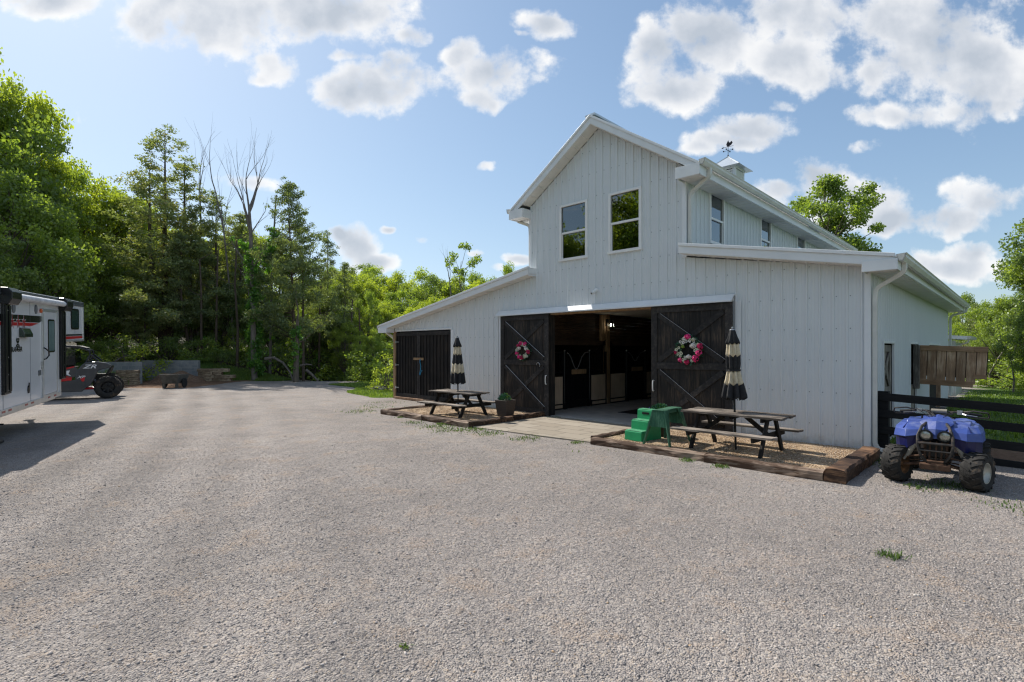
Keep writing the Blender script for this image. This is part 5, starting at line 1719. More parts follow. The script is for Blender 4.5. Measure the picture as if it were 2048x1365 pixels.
# body side: x forward, y away from the camera, z up
mb = MB().prism([(X0, .06), (3.76, .06), (3.76, 1.44), (5.97, 1.44), (5.97, 2.44), (X0, 2.44)], 0.0, WT, "y")
mb.build("body", wskin, trl)
mb = MB()
mb.prism([(.0, 2.40), (.02, 2.50), (.10, 2.58), (.35, 2.62), (WT - .35, 2.62), (WT - .1, 2.58), (WT - .02, 2.5), (WT, 2.40)], X0, 5.95, "x")
mb.build("roof", pmat("roof_light", (.55, .57, .60), .35), trl)
mb = MB().box(X0, 5.98, -.02, .015, 2.41, 2.47).box(X0, 6.0, -.015, .05, 2.47, 2.555).box(5.95, 6.0, 0, WT, 2.40, 2.55)
mb.build("roof_rail", dkgrey, trl, bevel=.015)
mb = MB().box(X0, 3.78, -.02, .0, 0, .10).box(3.73, 3.79, -.018, .0, .1, 1.44).box(5.92, 6.0, -.018, .02, 1.40, 2.42).box(4.1, 5.97, -.018, .0, 1.40, 1.45).box(X0, 3.76, .1, WT - .1, -.08, .06)
mb.build("side_rail", alu, trl, bevel=.004)
mb = MB()
for x in (-3.8, -2.2, -.9, .15, 1.66):
    mb.box(x - .006, x + .006, -.004, .0, .10, 2.41)
mb.box(5.13, 5.14, -.004, 0, 1.45, 2.4)
mb.build("panel_seam", pmat("seam_grey", (.22, .23, .25), .5), trl)
for i, x in enumerate((.03, .35, 1.25, 1.62, 2.75, 3.2, -.9, -1.3, -2.2)):
    MB().box(x, x + .16, -.024, -.0195, .035, .075).build("reflector", pmat("reflector_red", (.35, .03, .03), .3) if i == 0 else MATS["reflector_red"], trl)
# stripes
st_ = MB().prism([(X0, 1.885), (2.25, 1.885), (2.86, 2.045), (2.7, 2.045), (X0, 1.99)], -.004, .0, "y")
st_.build("black_stripe", blkp, trl)
st_ = MB().prism([(X0, 1.80), (1.75, 1.80), (2.15, 1.865), (2.2, 1.872), (X0, 1.868)], -.004, .0, "y")
st_.build("red_stripe", redp, trl)
MB().prism([(4.15, 1.52), (4.16, 1.575), (4.35, 1.605), (5.88, 1.61), (5.88, 1.565), (4.3, 1.56)], -.004, 0, "y").build("black_stripe", blkp, trl)
MB().prism([(4.15, 1.465), (4.15, 1.51), (4.3, 1.545), (5.88, 1.553), (5.88, 1.49)], -.004, 0, "y").build("red_stripe", redp, trl)


def star(cx, cz, a_, b_, mat_, y0, name, parent):
    pts = []
    for i in range(10):
        an = PI / 2 + i * PI / 5
        k = 1.0 if i % 2 == 0 else .32
        pts.append((cx + a_ * k * math.cos(an), cz + b_ * k * math.sin(an)))
    return MB().prism(pts, y0, y0 + .002, "y").build(name, mat_, parent)


for x in (.64, .96, 1.28):
    s1 = star(x, 1.88, .135, .20, wskin, -.0065, "star", trl)
    star(x, 1.875, .105, .165, darkred, -.009, "star_centre", s1)
# entry door
dr_ = MB().box(2.46, 3.46, -.014, -.004, .14, 2.16).build("entry_door", wskin, trl, bevel=.006)
MB().box(2.40, 2.455, -.03, 0, .10, 2.22).box(3.465, 3.52, -.02, 0, .10, 2.22).box(2.455, 3.465, -.022, 0, 2.17, 2.22).box(2.455, 3.465, -.02, 0, .09, .135).build("door_frame", alu, dr_, bevel=.003)


def rrect(x0, x1, z0, z1, r_, n=5):
    pts = []
    for cx_, cz_, a0 in ((x1 - r_, z1 - r_, 0), (x0 + r_, z1 - r_, 90), (x0 + r_, z0 + r_, 180), (x1 - r_, z0 + r_, 270)):
        for i in range(n + 1):
            an = R(a0 + 90 * i / n)
            pts.append((cx_ + r_ * math.cos(an), cz_ + r_ * math.sin(an)))
    return pts


dkglass = pmat("dark_trailer_glass", (0.03, 0.055, 0.055), 0.06, 0, 0.1, 4, spec=1.0)
grglass = pmat("green_grey_glass", (0.16, 0.23, 0.23), 0.12, 0, 0.1, 3, spec=.9)
wdo = MB().prism(rrect(2.80, 3.29, 1.16, 1.98, .06), -.024, -.014, "y").build("door_window", blkp, dr_)
MB().prism(rrect(2.84, 3.25, 1.20, 1.94, .045), -.027, -.0245, "y").build("glass", grglass, wdo)
wdo = MB().prism(rrect(4.74, 5.50, 1.74, 2.33, .09), -.016, 0, "y").build("bunk_window", blkp, trl)
MB().prism(rrect(4.80, 5.44, 1.79, 2.28, .07), -.019, -.0165, "y").build("glass", dkglass, wdo)
MB().tube([(2.44, -.01, 1.30), (2.45, -.06, 1.27), (2.60, -.08, 1.2), (2.62, -.08, 1.1), (2.5, -.06, 1.02), (2.44, -.01, 1.0)], .016, 8).build("grab_handle", blkp, trl, smooth=True)
MB().box(2.34, 2.42, -.03, 0, .86, .96).box(2.36, 2.41, -.028, 0, .78, .83).build("door_latch", galv, trl, bevel=.004)
MB().box(2.16, 2.32, -.012, 0, .64, .76).build("hatch_plate", pmat("grey_plate", (.10, .11, .12), .4), trl)
for x, z in ((.72, 2.17), (2.03, 2.19)):
    MB().prism([(x + .085 * math.cos(q), z + .105 * math.sin(q)) for q in np.linspace(0, 2 * PI, 20)[:-1]], -.016, 0, "y").build("speaker", pmat("speaker_grey", (.13, .14, .15), .6), trl)
MB().blob((2.32, -.02, 2.17), (.055, .03, .055), 6, jit=0).build("marker_light", pmat("amber_lens", (.65, .13, .03), .25), trl, smooth=True)
MB().prism([(-.0, 1.55), (-.0, 1.76), (-.05, 1.74), (-.10, 1.62), (-.10, 1.55)], 1.02, 1.50, "x").build("vent_hood", pmat("dark_green_hood", (.015, .03, .025), .12, spec=1.0), trl, bevel=.006)
MB().prism([(1.51 + .05 * math.cos(q), .38 + .09 * math.sin(q)) for q in np.linspace(0, 2 * PI, 16)[:-1]], -.02, 0, "y").tube([(1.51, -.02, .43), (1.51, -.02, .53)], .012, 6).build("fuel_cap", blkp, trl)
# awning
MB().tube([(.50, -.10, 2.40), (4.25, -.10, 2.40)], .07, 14).build("awning_roll", pmat("awning_fabric", (.55, .57, .60), .7), trl, smooth=True)
for x0, z0 in ((.07, .40), (3.70, .43)):
    am = MB().box(x0, x0 + .34, -.055, -.0, z0, 2.30).build("awning_arm", blkp, trl, bevel=.008)
    MB().box(x0 + .02, x0 + .12, -.075, -.055, z0 + .05, 2.2).box(x0 + .2, x0 + .3, -.075, -.055, z0 + .05, 2.2).build("arm_channel", blackmetal, am)
    MB().prism([(.0, 2.22), (0, 2.56), (-.12, 2.56), (-.19, 2.48), (-.19, 2.34), (-.13, 2.22)], x0 - .02, x0 + .50, "x").build("end_cap", blkp, am, bevel=.015)
    for z in (.48, .8, 1.15, 2.1):
        MB().blob((x0 + .16, -.056, z), .015, 4, jit=0).build("bolt", galv, am)
# air conditioner and roof vent
MB().prism(rrect(-.9, .05, 2.60, 2.86, .10), .75, 1.5, "y").build("air_conditioner", dkgrey, trl, bevel=.02)
MB().prism(rrect(.7, 1.35, 2.60, 2.71, .05), .7, 1.3, "y").build("roof_vent", dkgrey, trl, bevel=.02)
# landing leg
MB().box(.10, .24, .12, .26, -.50, .02).box(.02, .32, .04, .34, -.585, -.545).tube([(.17, .0, -.2), (.17, .2, -.2)], .02, 6).build("landing_leg", blackmetal, trl, bevel=.006)
MB().tube([(5.4, WT / 2, .15), (5.4, WT / 2, 1.44)], .06, 10).box(5.3, 5.5, WT / 2 - .1, WT / 2 + .1, .12, .28).build("gooseneck_coupler", blackmetal, trl)
MB().beam((3.8, WT / 2, .25), (5.4, WT / 2, 1.38), .3, .15).build("gooseneck_beam", blkp, trl)
for x in (-3.4, -2.5):
    for y in (.02, WT - .26):
        T = Matrix.Translation((x, y + .12, -.21)) @ Matrix.Rotation(PI / 2, 4, "X")
        wo = MB().lathe([(.20, -.11), (.33, -.12), (.375, -.09), (.375, .09), (.33, .12), (.20, .11)], 28, 0, T, cap=False).build("wheel", rubber, trl)
        MB().lathe([(.21, -.10), (.18, -.02), (.07, -.03), (.0, -.03)], 20, 0, T, cap=False).lathe([(.21, .10), (.18, .02), (.07, .03), (.0, .03)], 20, 0, T, cap=False).build("rim", alu, wo)
MB().prism([(-3.95, .12), (-3.85, .28), (-3.3, .36), (-2.6, .36), (-2.05, .28), (-1.95, .12)], -.06, .0, "y").build("mudguard", alu, trl)


# lettering and badge
def text(body, size, mat_, parent, x, z, y, name="lettering", shear=0.0, sx=1.0, rotx=PI / 2):
    cu_ = bpy.data.curves.new(name, "FONT")
    cu_.body = body; cu_.size = size; cu_.extrude = .001; cu_.align_x = "LEFT"; cu_.shear = shear; cu_.space_character = 1.02; cu_.offset = .004
    o = bpy.data.objects.new(name, cu_); C.objects.link(o)
    dg = bpy.context.evaluated_depsgraph_get()
    me_ = bpy.data.meshes.new_from_object(o.evaluated_get(dg))
    bpy.data.objects.remove(o)
    me_.materials.clear(); me_.materials.append(mat_)
    o = bpy.data.objects.new(name, me_); C.objects.link(o)
    o.parent = parent; o.location = (x, y, z); o.rotation_euler = (rotx, 0, 0); o.scale = (sx, 1, 1)
    return o


text("RANGER", .145, blkp, trl, .60, 1.245, -.003, sx=1.02)
bd = MB()
for poly in ([(.86, 1.46), (.85, 1.52), (.88, 1.53), (1.0, 1.53), (1.03, 1.52), (1.02, 1.46), (.98, 1.42), (.90, 1.42)],
             [(.90, 1.415), (.98, 1.415), (1.01, 1.36), (.96, 1.33), (.92, 1.33), (.87, 1.36)],
             [(.86, 1.40), (.885, 1.39), (.84, 1.31), (.80, 1.27), (.77, 1.27), (.81, 1.31)],
             [(1.02, 1.40), (.995, 1.39), (1.04, 1.31), (1.08, 1.27), (1.11, 1.27), (1.07, 1.31)],
             [(.90, 1.32), (.98, 1.32), (.965, 1.28), (.94, 1.255), (.915, 1.28)]):
    bd.prism(poly, -.003, -.001, "y")
bo = bd.build("badge", blkp, trl)
MB().prism([(.90, 1.49), (.92, 1.50), (.93, 1.48)], -.0045, -.0032, "y").prism([(.96, 1.48), (.97, 1.50), (.99, 1.49)], -.0045, -.0032, "y").prism([(.925, 1.385), (.955, 1.385), (.94, 1.35)], -.0045, -.0032, "y").build("badge_detail", wskin, bo)

# ---------------------------------------------------------------- side-by-side under the gooseneck; +x is its rear, y=0 its near side
ux = Vector((-15.72, 20.35)); uf = ux - Vector((.83, .56))
ang = math.atan2(ux.y - uf.y, ux.x - uf.x)
utv = thing("side_by_side", "black and red off-road side-by-side parked under the trailer's gooseneck", "off-road buggy", (ux.x, ux.y, 0), ang)
dgrey = pmat("charcoal_plastic", (0.055, 0.058, 0.064), 0.32, 0, .1, 3, coat=.2)
for x, y in ((0, .12), (-2.2, .12), (0, 1.5), (-2.2, 1.5)):
    o = knobby(utv, (x, y, .44), .44, .30, PI / 2 if y > 1 else -PI / 2, "wheel", blackmetal, True, 22)
# rear fender and tail
MB().prism([(-1.0, .80), (-.95, 1.10), (-.80, 1.32), (-.70, 1.42), (-.35, 1.45), (-.05, 1.39), (.10, 1.31), (.08, 1.21), (-.15, 1.15), (-.32, 1.08), (-.43, .74), (-.55, .52), (-.67, .42), (-.80, .48)], .02, .30, "y").build("rear_fender", dgrey, utv, bevel=.03)
MB().prism([(-.1, .95), (.08, 1.28), (.12, 1.22), (.06, 1.05), (-.02, .9)], .30, 1.4, "y").build("tail", blkp, utv, bevel=.02)
MB().prism([(-2.5, .30), (-.78, .30), (-.66, .46), (-.74, .80), (-1.3, .70), (-2.5, .58)], .0, .12, "y").build("rocker_panel", dgrey, utv, bevel=.02)
dp = MB().prism([(-2.1, .60), (-1.3, .72), (-.95, .90), (-.92, 1.15), (-1.0, 1.28), (-1.5, 1.16), (-2.2, 1.08)], .03, .10, "y").build("door", dgrey, utv, bevel=.02)
MB().prism([(-2.15, .62), (-1.10, .74), (-1.08, .86), (-1.45, .84), (-2.15, .76)], .02, .029, "y").build("red_panel", redp, dp)
MB().prism([(-2.15, 1.02), (-1.30, 1.14), (-.98, 1.25), (-1.04, 1.27), (-1.35, 1.2), (-2.15, 1.1)], .02, .029, "y").build("red_panel", redp, dp)
MB().prism([(-1.7, .88), (-1.38, 1.0), (-1.22, .90), (-1.1, .87), (-1.4, .87)], .021, .029, "y").build("red_panel", redp, dp)
MB().prism([(-1.5, 1.05), (-1.33, 1.10), (-1.14, 1.12), (-1.18, 1.0), (-1.1, .90), (-1.25, .96), (-1.45, 1.02)], .022, .029, "y").build("white_panel", wskin, dp)
MB().prism([(-.84, .80), (-.70, .86), (-.72, .70), (-.78, .68)], -.008, -.001, "y").build("red_panel", redp, utv)
MB().prism([(-2.25, 1.0), (-1.1, 1.1), (-1.0, 1.25), (-2.25, 1.2)], .3, 1.4, "y").build("tub", blkp, utv)
cg = MB()
for y in (.14, 1.45):
    cg.tube([(-2.8, y, 1.2), (-2.1, y, 1.90), (-1.5, y, 2.02), (-.85, y, 1.99), (-.58, y, 1.86), (-.55, y, 1.70), (-.68, y, 1.4)], .04, 8)
    cg.tube([(-.55, y, 1.72), (-.30, y, 1.46)], .03, 8).tube([(-.62, y, 1.6), (-.45, y, 1.45)], .022, 6)
cg.tube([(-.62, .14, 1.88), (-.62, 1.45, 1.88)], .04, 8).tube([(-2.1, .14, 1.90), (-2.1, 1.45, 1.90)], .035, 8).tube([(-.62, .14, 1.5), (-.62, 1.45, 1.5)], .025, 8)
cg.build("roll_cage", blkp, utv, smooth=True)
MB().prism([(-2.1, 1.94), (-1.5, 2.09), (-.9, 2.06), (-.66, 1.98), (-.9, 2.03), (-1.5, 2.05), (-2.1, 1.90)], .12, 1.48, "y").build("roof", pmat("dusty_roof", (.20, .19, .17), .5), utv, bevel=.01)
wg, t, out = newmat("smoked_window")
g1 = N(t, "ShaderNodeBsdfTransparent", {0: (.32, .38, .40, 1)}); g2 = N(t, "ShaderNodeBsdfGlossy", {"Roughness": .04, 0: (.8, .85, .9, 1)})
mx = N(t, "ShaderNodeMixShader", {0: .10, 1: g1.outputs[0], 2: g2.outputs[0]}); t.links.new(mx.outputs[0], out.inputs[0])
MB().prism([(-2.0, 1.25), (-1.05, 1.33), (-.80, 1.5), (-.85, 1.85), (-1.3, 1.96), (-2.0, 1.88)], .11, .12, "y").build("side_window", wg, utv)
MB().box(-1.6, -1.1, .3, .75, .95, 1.3).box(-1.22, -1.04, .32, .73, 1.25, 1.68).build("seat", blackc, utv, bevel=.05)
MB().box(-1.2, -1.06, .305, .318, 1.56, 1.59).build("seat_trim", redp, utv)
MB().tube([(-.95, .18, .42), (.0, .14, .42)], .045, 8).build("trailing_arm", redp, utv)
ss = MB()
for k in range(60):
    pass
pts = []
for k in range(90):
    u = k / 89
    an = u * 2 * PI * 9
    b0 = Vector((-.62, .32, .92)); b1 = Vector((-.22, .30, .48))
    pts.append(b0.lerp(b1, u) + Vector((math.cos(an) * .05, math.sin(an) * .05, 0)))
MB().tube(pts, .012, 5).build("shock_spring", galv, utv)
MB().box(-2.9, .1, .3, 1.4, .36, .44).box(-.5, .15, .5, 1.2, .42, .95).build("chassis", blackmetal, utv)
MB().prism([(-3.2, .55), (-2.4, .6), (-2.3, 1.15), (-2.6, 1.12), (-3.2, .95)], .1, 1.5, "y").build("hood", dgrey, utv, bevel=.03)
text("ZR", .20, wskin, utv, -.76, 1.19, .012, shear=.35, sx=1.55)
text("XP", .13, wskin, utv, -.93, .82, -.006, shear=.45, sx=1.3)

# ---------------------------------------------------------------- vegetation
def leafmat(name, stops, trans=0.45, hue=.0):
    m, t, out = newmat(name)
    an = N(t, "ShaderNodeAttribute", attribute_name="tint").outputs["Fac"]
    oi = N(t, "ShaderNodeObjectInfo").outputs["Random"]
    k = M_(t, "ADD", M_(t, "MULTIPLY", an, .8), M_(t, "MULTIPLY_ADD", oi, .34, -.07))
    c = RAMP(t, k, stops)
    d = N(t, "ShaderNodeBsdfDiffuse", {0: c})
    tcol = N(t, "ShaderNodeVectorMath", {0: c, 1: (1.65, 1.65, 0.6)}, operation="MULTIPLY").outputs[0]
    tr = N(t, "ShaderNodeBsdfTranslucent", {0: tcol})
    g = N(t, "ShaderNodeBsdfGlossy", {0: (.8, .85, .8, 1), "Roughness": .42})
    m1 = N(t, "ShaderNodeMixShader", {0: trans, 1: d.outputs[0], 2: tr.outputs[0]})
    m2 = N(t, "ShaderNodeMixShader", {0: .045, 1: m1.outputs[0], 2: g.outputs[0]})
    t.links.new(m2.outputs[0], out.inputs[0])
    return m


lf_bright = leafmat("leaf_bright", [(0, (.13, .18, .035)), (.5, (.28, .345, .055)), (1, (.44, .50, .09))], .58)
lf_mid = leafmat("leaf_mid", [(0, (.11, .165, .042)), (.5, (.22, .30, .065)), (1, (.36, .43, .09))], .56)
lf_dark = leafmat("leaf_dark", [(0, (.09, .14, .05)), (.5, (.185, .255, .075)), (1, (.31, .38, .095))], .54)
lf_cedar = leafmat("cedar_spray", [(0, (.10, .135, .065)), (.5, (.20, .25, .105)), (.85, (.29, .31, .14)), (1, (.36, .32, .17))], .42)
lf_ivy = leafmat("ivy_leaf", [(0, (.05, .14, .03)), (.6, (.14, .30, .05)), (1, (.28, .44, .07))], .5)
lf_grass = leafmat("grass_blade", [(0, (.06, .10, .02)), (.5, (.12, .20, .035)), (1, (.22, .28, .07))], .45)
lf_weed = leafmat("weed_leaf", [(0, (.05, .09, .025)), (.5, (.09, .15, .04)), (1, (.17, .22, .08))], .35)
bark = pmat("bark_grey_brown", (0.14, 0.115, 0.09), 0.9, 0, .25, 5, .8, 12, stretch=(3, 3, .5))
barkpale = pmat("bark_pale_dead", (0.19, 0.165, 0.145), 0.85, 0, .2, 5, .6, 12, stretch=(3, 3, .5))
barkcedar = pmat("bark_cedar", (0.11, 0.08, 0.062), 0.9, 0, .25, 6, .8, 14, stretch=(4, 4, .4))


def unit(r, n):
    v = r.normal(size=(n, 3))
    return v / np.linalg.norm(v, axis=1, keepdims=True)


def leaves(Pc, size, r, aspect=.55, droop=0.0, curl=0.0):
    n = len(Pc)
    d = unit(r, n)
    d[:, 2] -= droop
    d /= np.linalg.norm(d, axis=1, keepdims=True)
    s = np.cross(d, unit(r, n)); s /= (np.linalg.norm(s, axis=1, keepdims=True) + 1e-9)
    L_ = (size * r.uniform(.65, 1.35, n))[:, None]
    W_ = L_ * aspect
    V = np.stack([Pc - d * L_ / 2, Pc + s * W_ / 2, Pc + d * L_ / 2, Pc - s * W_ / 2], 1).reshape(-1, 3)
    F = np.arange(n * 4).reshape(-1, 4)
    return V, F


def crown_mesh(name, clusters, mat_, r, leaf, dens, flat=.75, aspect=.6, droop=.2):
    """clusters: (x,y,z,radius, tint)"""
    Ps, Ts = [], []
    for (x, y, z, rad, tn) in clusters:
        n = max(12, int(dens * rad * rad))
        u = unit(r, n) * (r.random((n, 1)) ** .45) * rad
        # break each clump into twigs
        tw = unit(r, 7) * rad * .75
        k = r.integers(0, 7, n)
        u = u * .62 + tw[k] * .55
        u[:, 2] *= flat
        Ps.append(u + np.array([x, y, z]))
        Ts.append(np.clip(tn + .2 * r.normal(size=n), 0, 1))
    Pc = np.concatenate(Ps); T_ = np.concatenate(Ts)
    V, F = leaves(Pc, leaf, r, aspect, droop)
    return np_mesh(name, V, F, [mat_], False, [("tint", "FACE", T_)])


def limb(mb, p, q, r0, r1, bend=.15, n=5, sag=0):
    p, q = Vector(p), Vector(q)
    L_ = (q - p).length
    m = (p + q) / 2 + Vector((random.uniform(-1, 1), random.uniform(-1, 1), random.uniform(-.3, 1) - sag)) * L_ * bend
    pts = [p * (1 - u) ** 2 + m * 2 * u * (1 - u) + q * u * u for u in (0, .25, .5, .75, 1)]
    mb.tube(pts, [r0 + (r1 - r0) * u for u in (0, .25, .5, .75, 1)], n, cap=False)


def mk_proto(name, trunk_mb, crown_me, bark_, H):
    root = bpy.data.objects.new(name, None)      # linked when placed
    tme = trunk_mb.build("trunk", bark_, None, smooth=True)
    C.objects.unlink(tme)
    cr = bpy.data.objects.new("crown", crown_me) if crown_me else None
    return dict(name=name, trunk=tme, crown=cr, H=H, root=root)


def deciduous(seed, H, Rd, nc, mat_, leaf=.15, dens=420, clear=.22, zexp=.8, name="broadleaf_tree", cr=(.20, .32), stem=1.0, bark_=None, openc=.45):
    random.seed(seed); r = np.random.default_rng(seed)
    mb = MB()
    tr = .028 * H * .62 * stem
    ks = [Vector((random.uniform(-.02, .02) * H * u, random.uniform(-.02, .02) * H * u, H * .86 * u)) for u in np.linspace(0, 1, 8)]
    mb.tube([Vector((0, 0, -.4))] + ks, [tr * 1.5, tr * 1.15] + [tr * (1 - .86 * u) for u in np.linspace(0, 1, 8)[1:]], 9, cap=False)
    cl = []
    zc = H * (clear + (1 - clear) / 2); rz_ = H * (1 - clear) / 2
    ph = [random.uniform(0, 6.28) for _ in range(4)]
    for i in range(nc):
        v = unit(r, 1)[0]
        k = openc + (1 - openc) * r.random() ** .6
        az = math.atan2(v[1], v[0])
        wob = 1 + .20 * math.sin(2 * az + ph[0] + v[2] * 3) + .13 * math.sin(5 * az + ph[1] + v[2] * 5)
        rad = Rd * r.uniform(*cr)
        xyk = (1 - .25 * max(0, v[2])) * zexp / .8
        c = np.array([v[0] * Rd * k * wob * xyk, v[1] * Rd * k * wob * xyk, zc + v[2] * rz_ * k * (1 + .10 * math.sin(3 * az + ph[2]))])
        c[2] = min(c[2], H - rad * .6)
        cl.append((c[0], c[1], c[2], rad, float(np.clip(.42 + .16 * r.normal(), 0, 1))))
        zt = max(H * clear * .8, c[2] - Rd * r.uniform(.35, .8) * (abs(v[0]) + abs(v[1]) + .2))
        zt = min(zt, H * .82)
        u = zt / (H * .86)
        base = ks[0].lerp(ks[-1], u)
        limb(mb, base, c, tr * .42 * (1 - .6 * u), .012, .13)
    cl.append((0, 0, H - Rd * .2, Rd * .2, .5))
    me_ = crown_mesh("crown", cl, mat_, r, leaf * 1.06, .68 * dens / (Rd * Rd * .07), .78)
    return mk_proto(name, mb, me_, bark_ or bark, H)


def cedar(seed, H, Rd, nb, leaf=.11, name="cedar_tree", clear=.2, gap=.25, lean=0.0, leaders=1, dens=1.0):
    random.seed(seed); r = np.random.default_rng(seed)
    mb = MB(); tr = .16 * H / 12
    cl = []
    for ld_ in range(leaders):
        ox = 0 if ld_ == 0 else random.uniform(-.5, .5) * Rd
        hh = H if ld_ == 0 else H * random.uniform(.78, .92)
        def axis(u):
            return Vector((lean * H * u + ox * min(1, u * 1.8), .15 * ox * u, hh * u))
        mb.tube([axis(u) - Vector((0, 0, .4 if u == 0 else 0)) for u in np.linspace(0, 1, 9)], [tr * (1 - .93 * u) for u in np.linspace(0, 1, 9)], 8, cap=False)
        for i in range(nb // leaders):
            u = clear + (1 - clear) * ((i + random.random()) / (nb / leaders))
            base = axis(u)
            L_ = Rd * (1.05 - u) ** .72 * random.uniform(.55, 1.15) / (1.0 if ld_ == 0 else 1.5)
            az = random.uniform(0, 6.28)
            up = random.uniform(-.15, .35) + .45 * u
            tip = base + Vector((math.cos(az) * L_, math.sin(az) * L_, L_ * up))
            limb(mb, base, tip, .012 + .022 * (1 - u), .006, .08, 4)
            nn = max(2, int(L_ / .42))
            for j in range(nn):
                q = .35 + .65 * (j + random.random()) / nn
                if random.random() < gap * .6:
                    continue
                p = base.lerp(tip, q)
                cl.append((p.x + random.gauss(0, .12), p.y + random.gauss(0, .12), p.z + random.gauss(.02, .10), random.uniform(.36, .70) * (1.1 - .4 * u), float(np.clip(.45 + .2 * r.normal(), 0, 1))))
        cl.append((axis(1).x, axis(1).y, hh - .15, .22, .5)); cl.append((axis(.96).x, axis(.96).y, hh * .955, .32, .5))
    me_ = crown_mesh("crown", cl, lf_cedar, r, leaf * 1.25, 330 * dens, .58, .45, .0)
    return mk_proto(name, mb, me_, barkcedar, H)


def bushp(seed, H, Rd, nc, mat_, leaf=.10, dens=330, name="shrub"):
    random.seed(seed); r = np.random.default_rng(seed)
    mb = MB(); cl = []
    for i in range(nc):
        az = random.uniform(0, 6.28); k = math.sqrt(random.random()); z = H * random.uniform(.08, .9) * (1 - .45 * k * k)
        rad = Rd * random.uniform(.22, .38)
        cl.append((Rd * k * math.cos(az) * .8, Rd * k * math.sin(az) * .8, z, rad, float(np.clip(.45 + .18 * r.normal(), 0, 1))))
        limb(mb, (random.uniform(-.1, .1) * Rd, random.uniform(-.1, .1) * Rd, -.1), (cl[-1][0], cl[-1][1], z), .03, .008, .15, 4)
    me_ = crown_mesh("foliage", cl, mat_, r, leaf, dens, .9)
    p = mk_proto(name, mb, me_, bark, H)
    p["trunk"].name = "stem"; p["crown"].name = "foliage"
    return p


PR = {
    "bA": deciduous(21, 12, 4.6, 92, lf_bright, .18, 700, .12),
    "bB": deciduous(22, 12, 4.2, 80, lf_bright, .17, 640, .16),
    "mA": deciduous(23, 12, 4.4, 82, lf_mid, .175, 680, .15),
    "mB": deciduous(24, 12, 3.6, 66, lf_mid, .165, 640, .2),
    "dA": deciduous(25, 12, 4.2, 70, lf_dark, .175, 620, .12),
    "oA": deciduous(30, 12, 2.75, 90, lf_mid, .15, 560, .2, cr=(.18, .30), openc=.2),
    "thin": deciduous(27, 12, 2.1, 15, lf_mid, .20, 130, .52, name="thin_tree", cr=(.2, .32), stem=.6, bark_=barkpale),
    "cA": cedar(31, 14, 4.4, 190, .11, leaders=3, gap=.2, clear=.16),
    "cB": cedar(32, 12, 4.1, 150, .11, leaders=1, gap=.25, clear=.2, lean=.045),
    "cC": cedar(33, 12, 3.6, 150, .11, leaders=2, gap=.1, clear=.22),
    "sA": bushp(41, 2.6, 1.7, 22, lf_mid, .13, 300),
    "sB": bushp(42, 2.6, 1.9, 24, lf_dark, .13, 280),
    "sC": bushp(43, 2.2, 1.3, 22, lf_bright, .09, 520),
}
KIND = {"bA": "bright green leafy tree", "bB": "bright green leafy tree", "mA": "mid-green leafy tree", "mB": "mid-green leafy tree", "dA": "dark green leafy tree",
        "oA": "open-crowned leafy tree", "thin": "thin sparse tree with bare pale stems", "cA": "many-topped dark cedar", "cB": "dark cedar", "cC": "olive-green cedar",
        "sA": "leafy shrub", "sB": "dark shrub", "sC": "glossy-leaved shrub"}
ZONE = {"A": "behind the horse trailer", "B": "beyond the end of the drive", "C": "in the far tree line", "D": "beyond the black fence", "E": "deep in the woods"}
ORD = ["first", "second", "third", "fourth", "fifth", "sixth", "seventh", "eighth", "ninth", "tenth", "eleventh", "twelfth", "thirteenth", "fourteenth", "fifteenth",
       "sixteenth", "seventeenth", "eighteenth", "nineteenth", "twentieth", "twenty-first", "twenty-second", "twenty-third", "twenty-fourth", "twenty-fifth"]
PLACED = []


def plant(kind, px, ytop, D, wk=1.0, zone="B", rz=None, zb=None, label=None):
    p = PR[kind]
    X = (px - 1024) / 1046 * D
    g = hz(X, D) if zb is None else zb
    top = 1.9 + (700 - ytop) / 1046 * D
    s = (top - g) / p["H"]
    o = p["root"].copy(); C.objects.link(o)
    o.location = (X, D, g - .05); o.rotation_euler = (0, 0, random.uniform(0, 6.28) if rz is None else rz)
    o.scale = (s * wk, s * wk, s)
    for q in ("trunk", "crown"):
        c = p[q].copy(); C.objects.link(c); c.parent = o
    PLACED.append((kind, zone, px, o, label))
    return o


random.seed(5)
# --- left, behind the trailer
for a_ in (("mA", -120, 40, 25, .8), ("bA", -28, 118, 27, .62), ("mB", 52, 232, 27, .72), ("bB", 108, 300, 29, .72), ("bA", 196, 352, 31, .85), ("bB", 250, 420, 33, .9),
           ("mA", 20, 330, 22, .9), ("dA", 90, 470, 24, .9), ("mA", 170, 480, 27, .95), ("dA", 225, 500, 33, .9), ("dA", -60, 430, 19, .9)):
    plant(a_[0], a_[1], a_[2], a_[3] * 1.32, a_[4], zone="A")
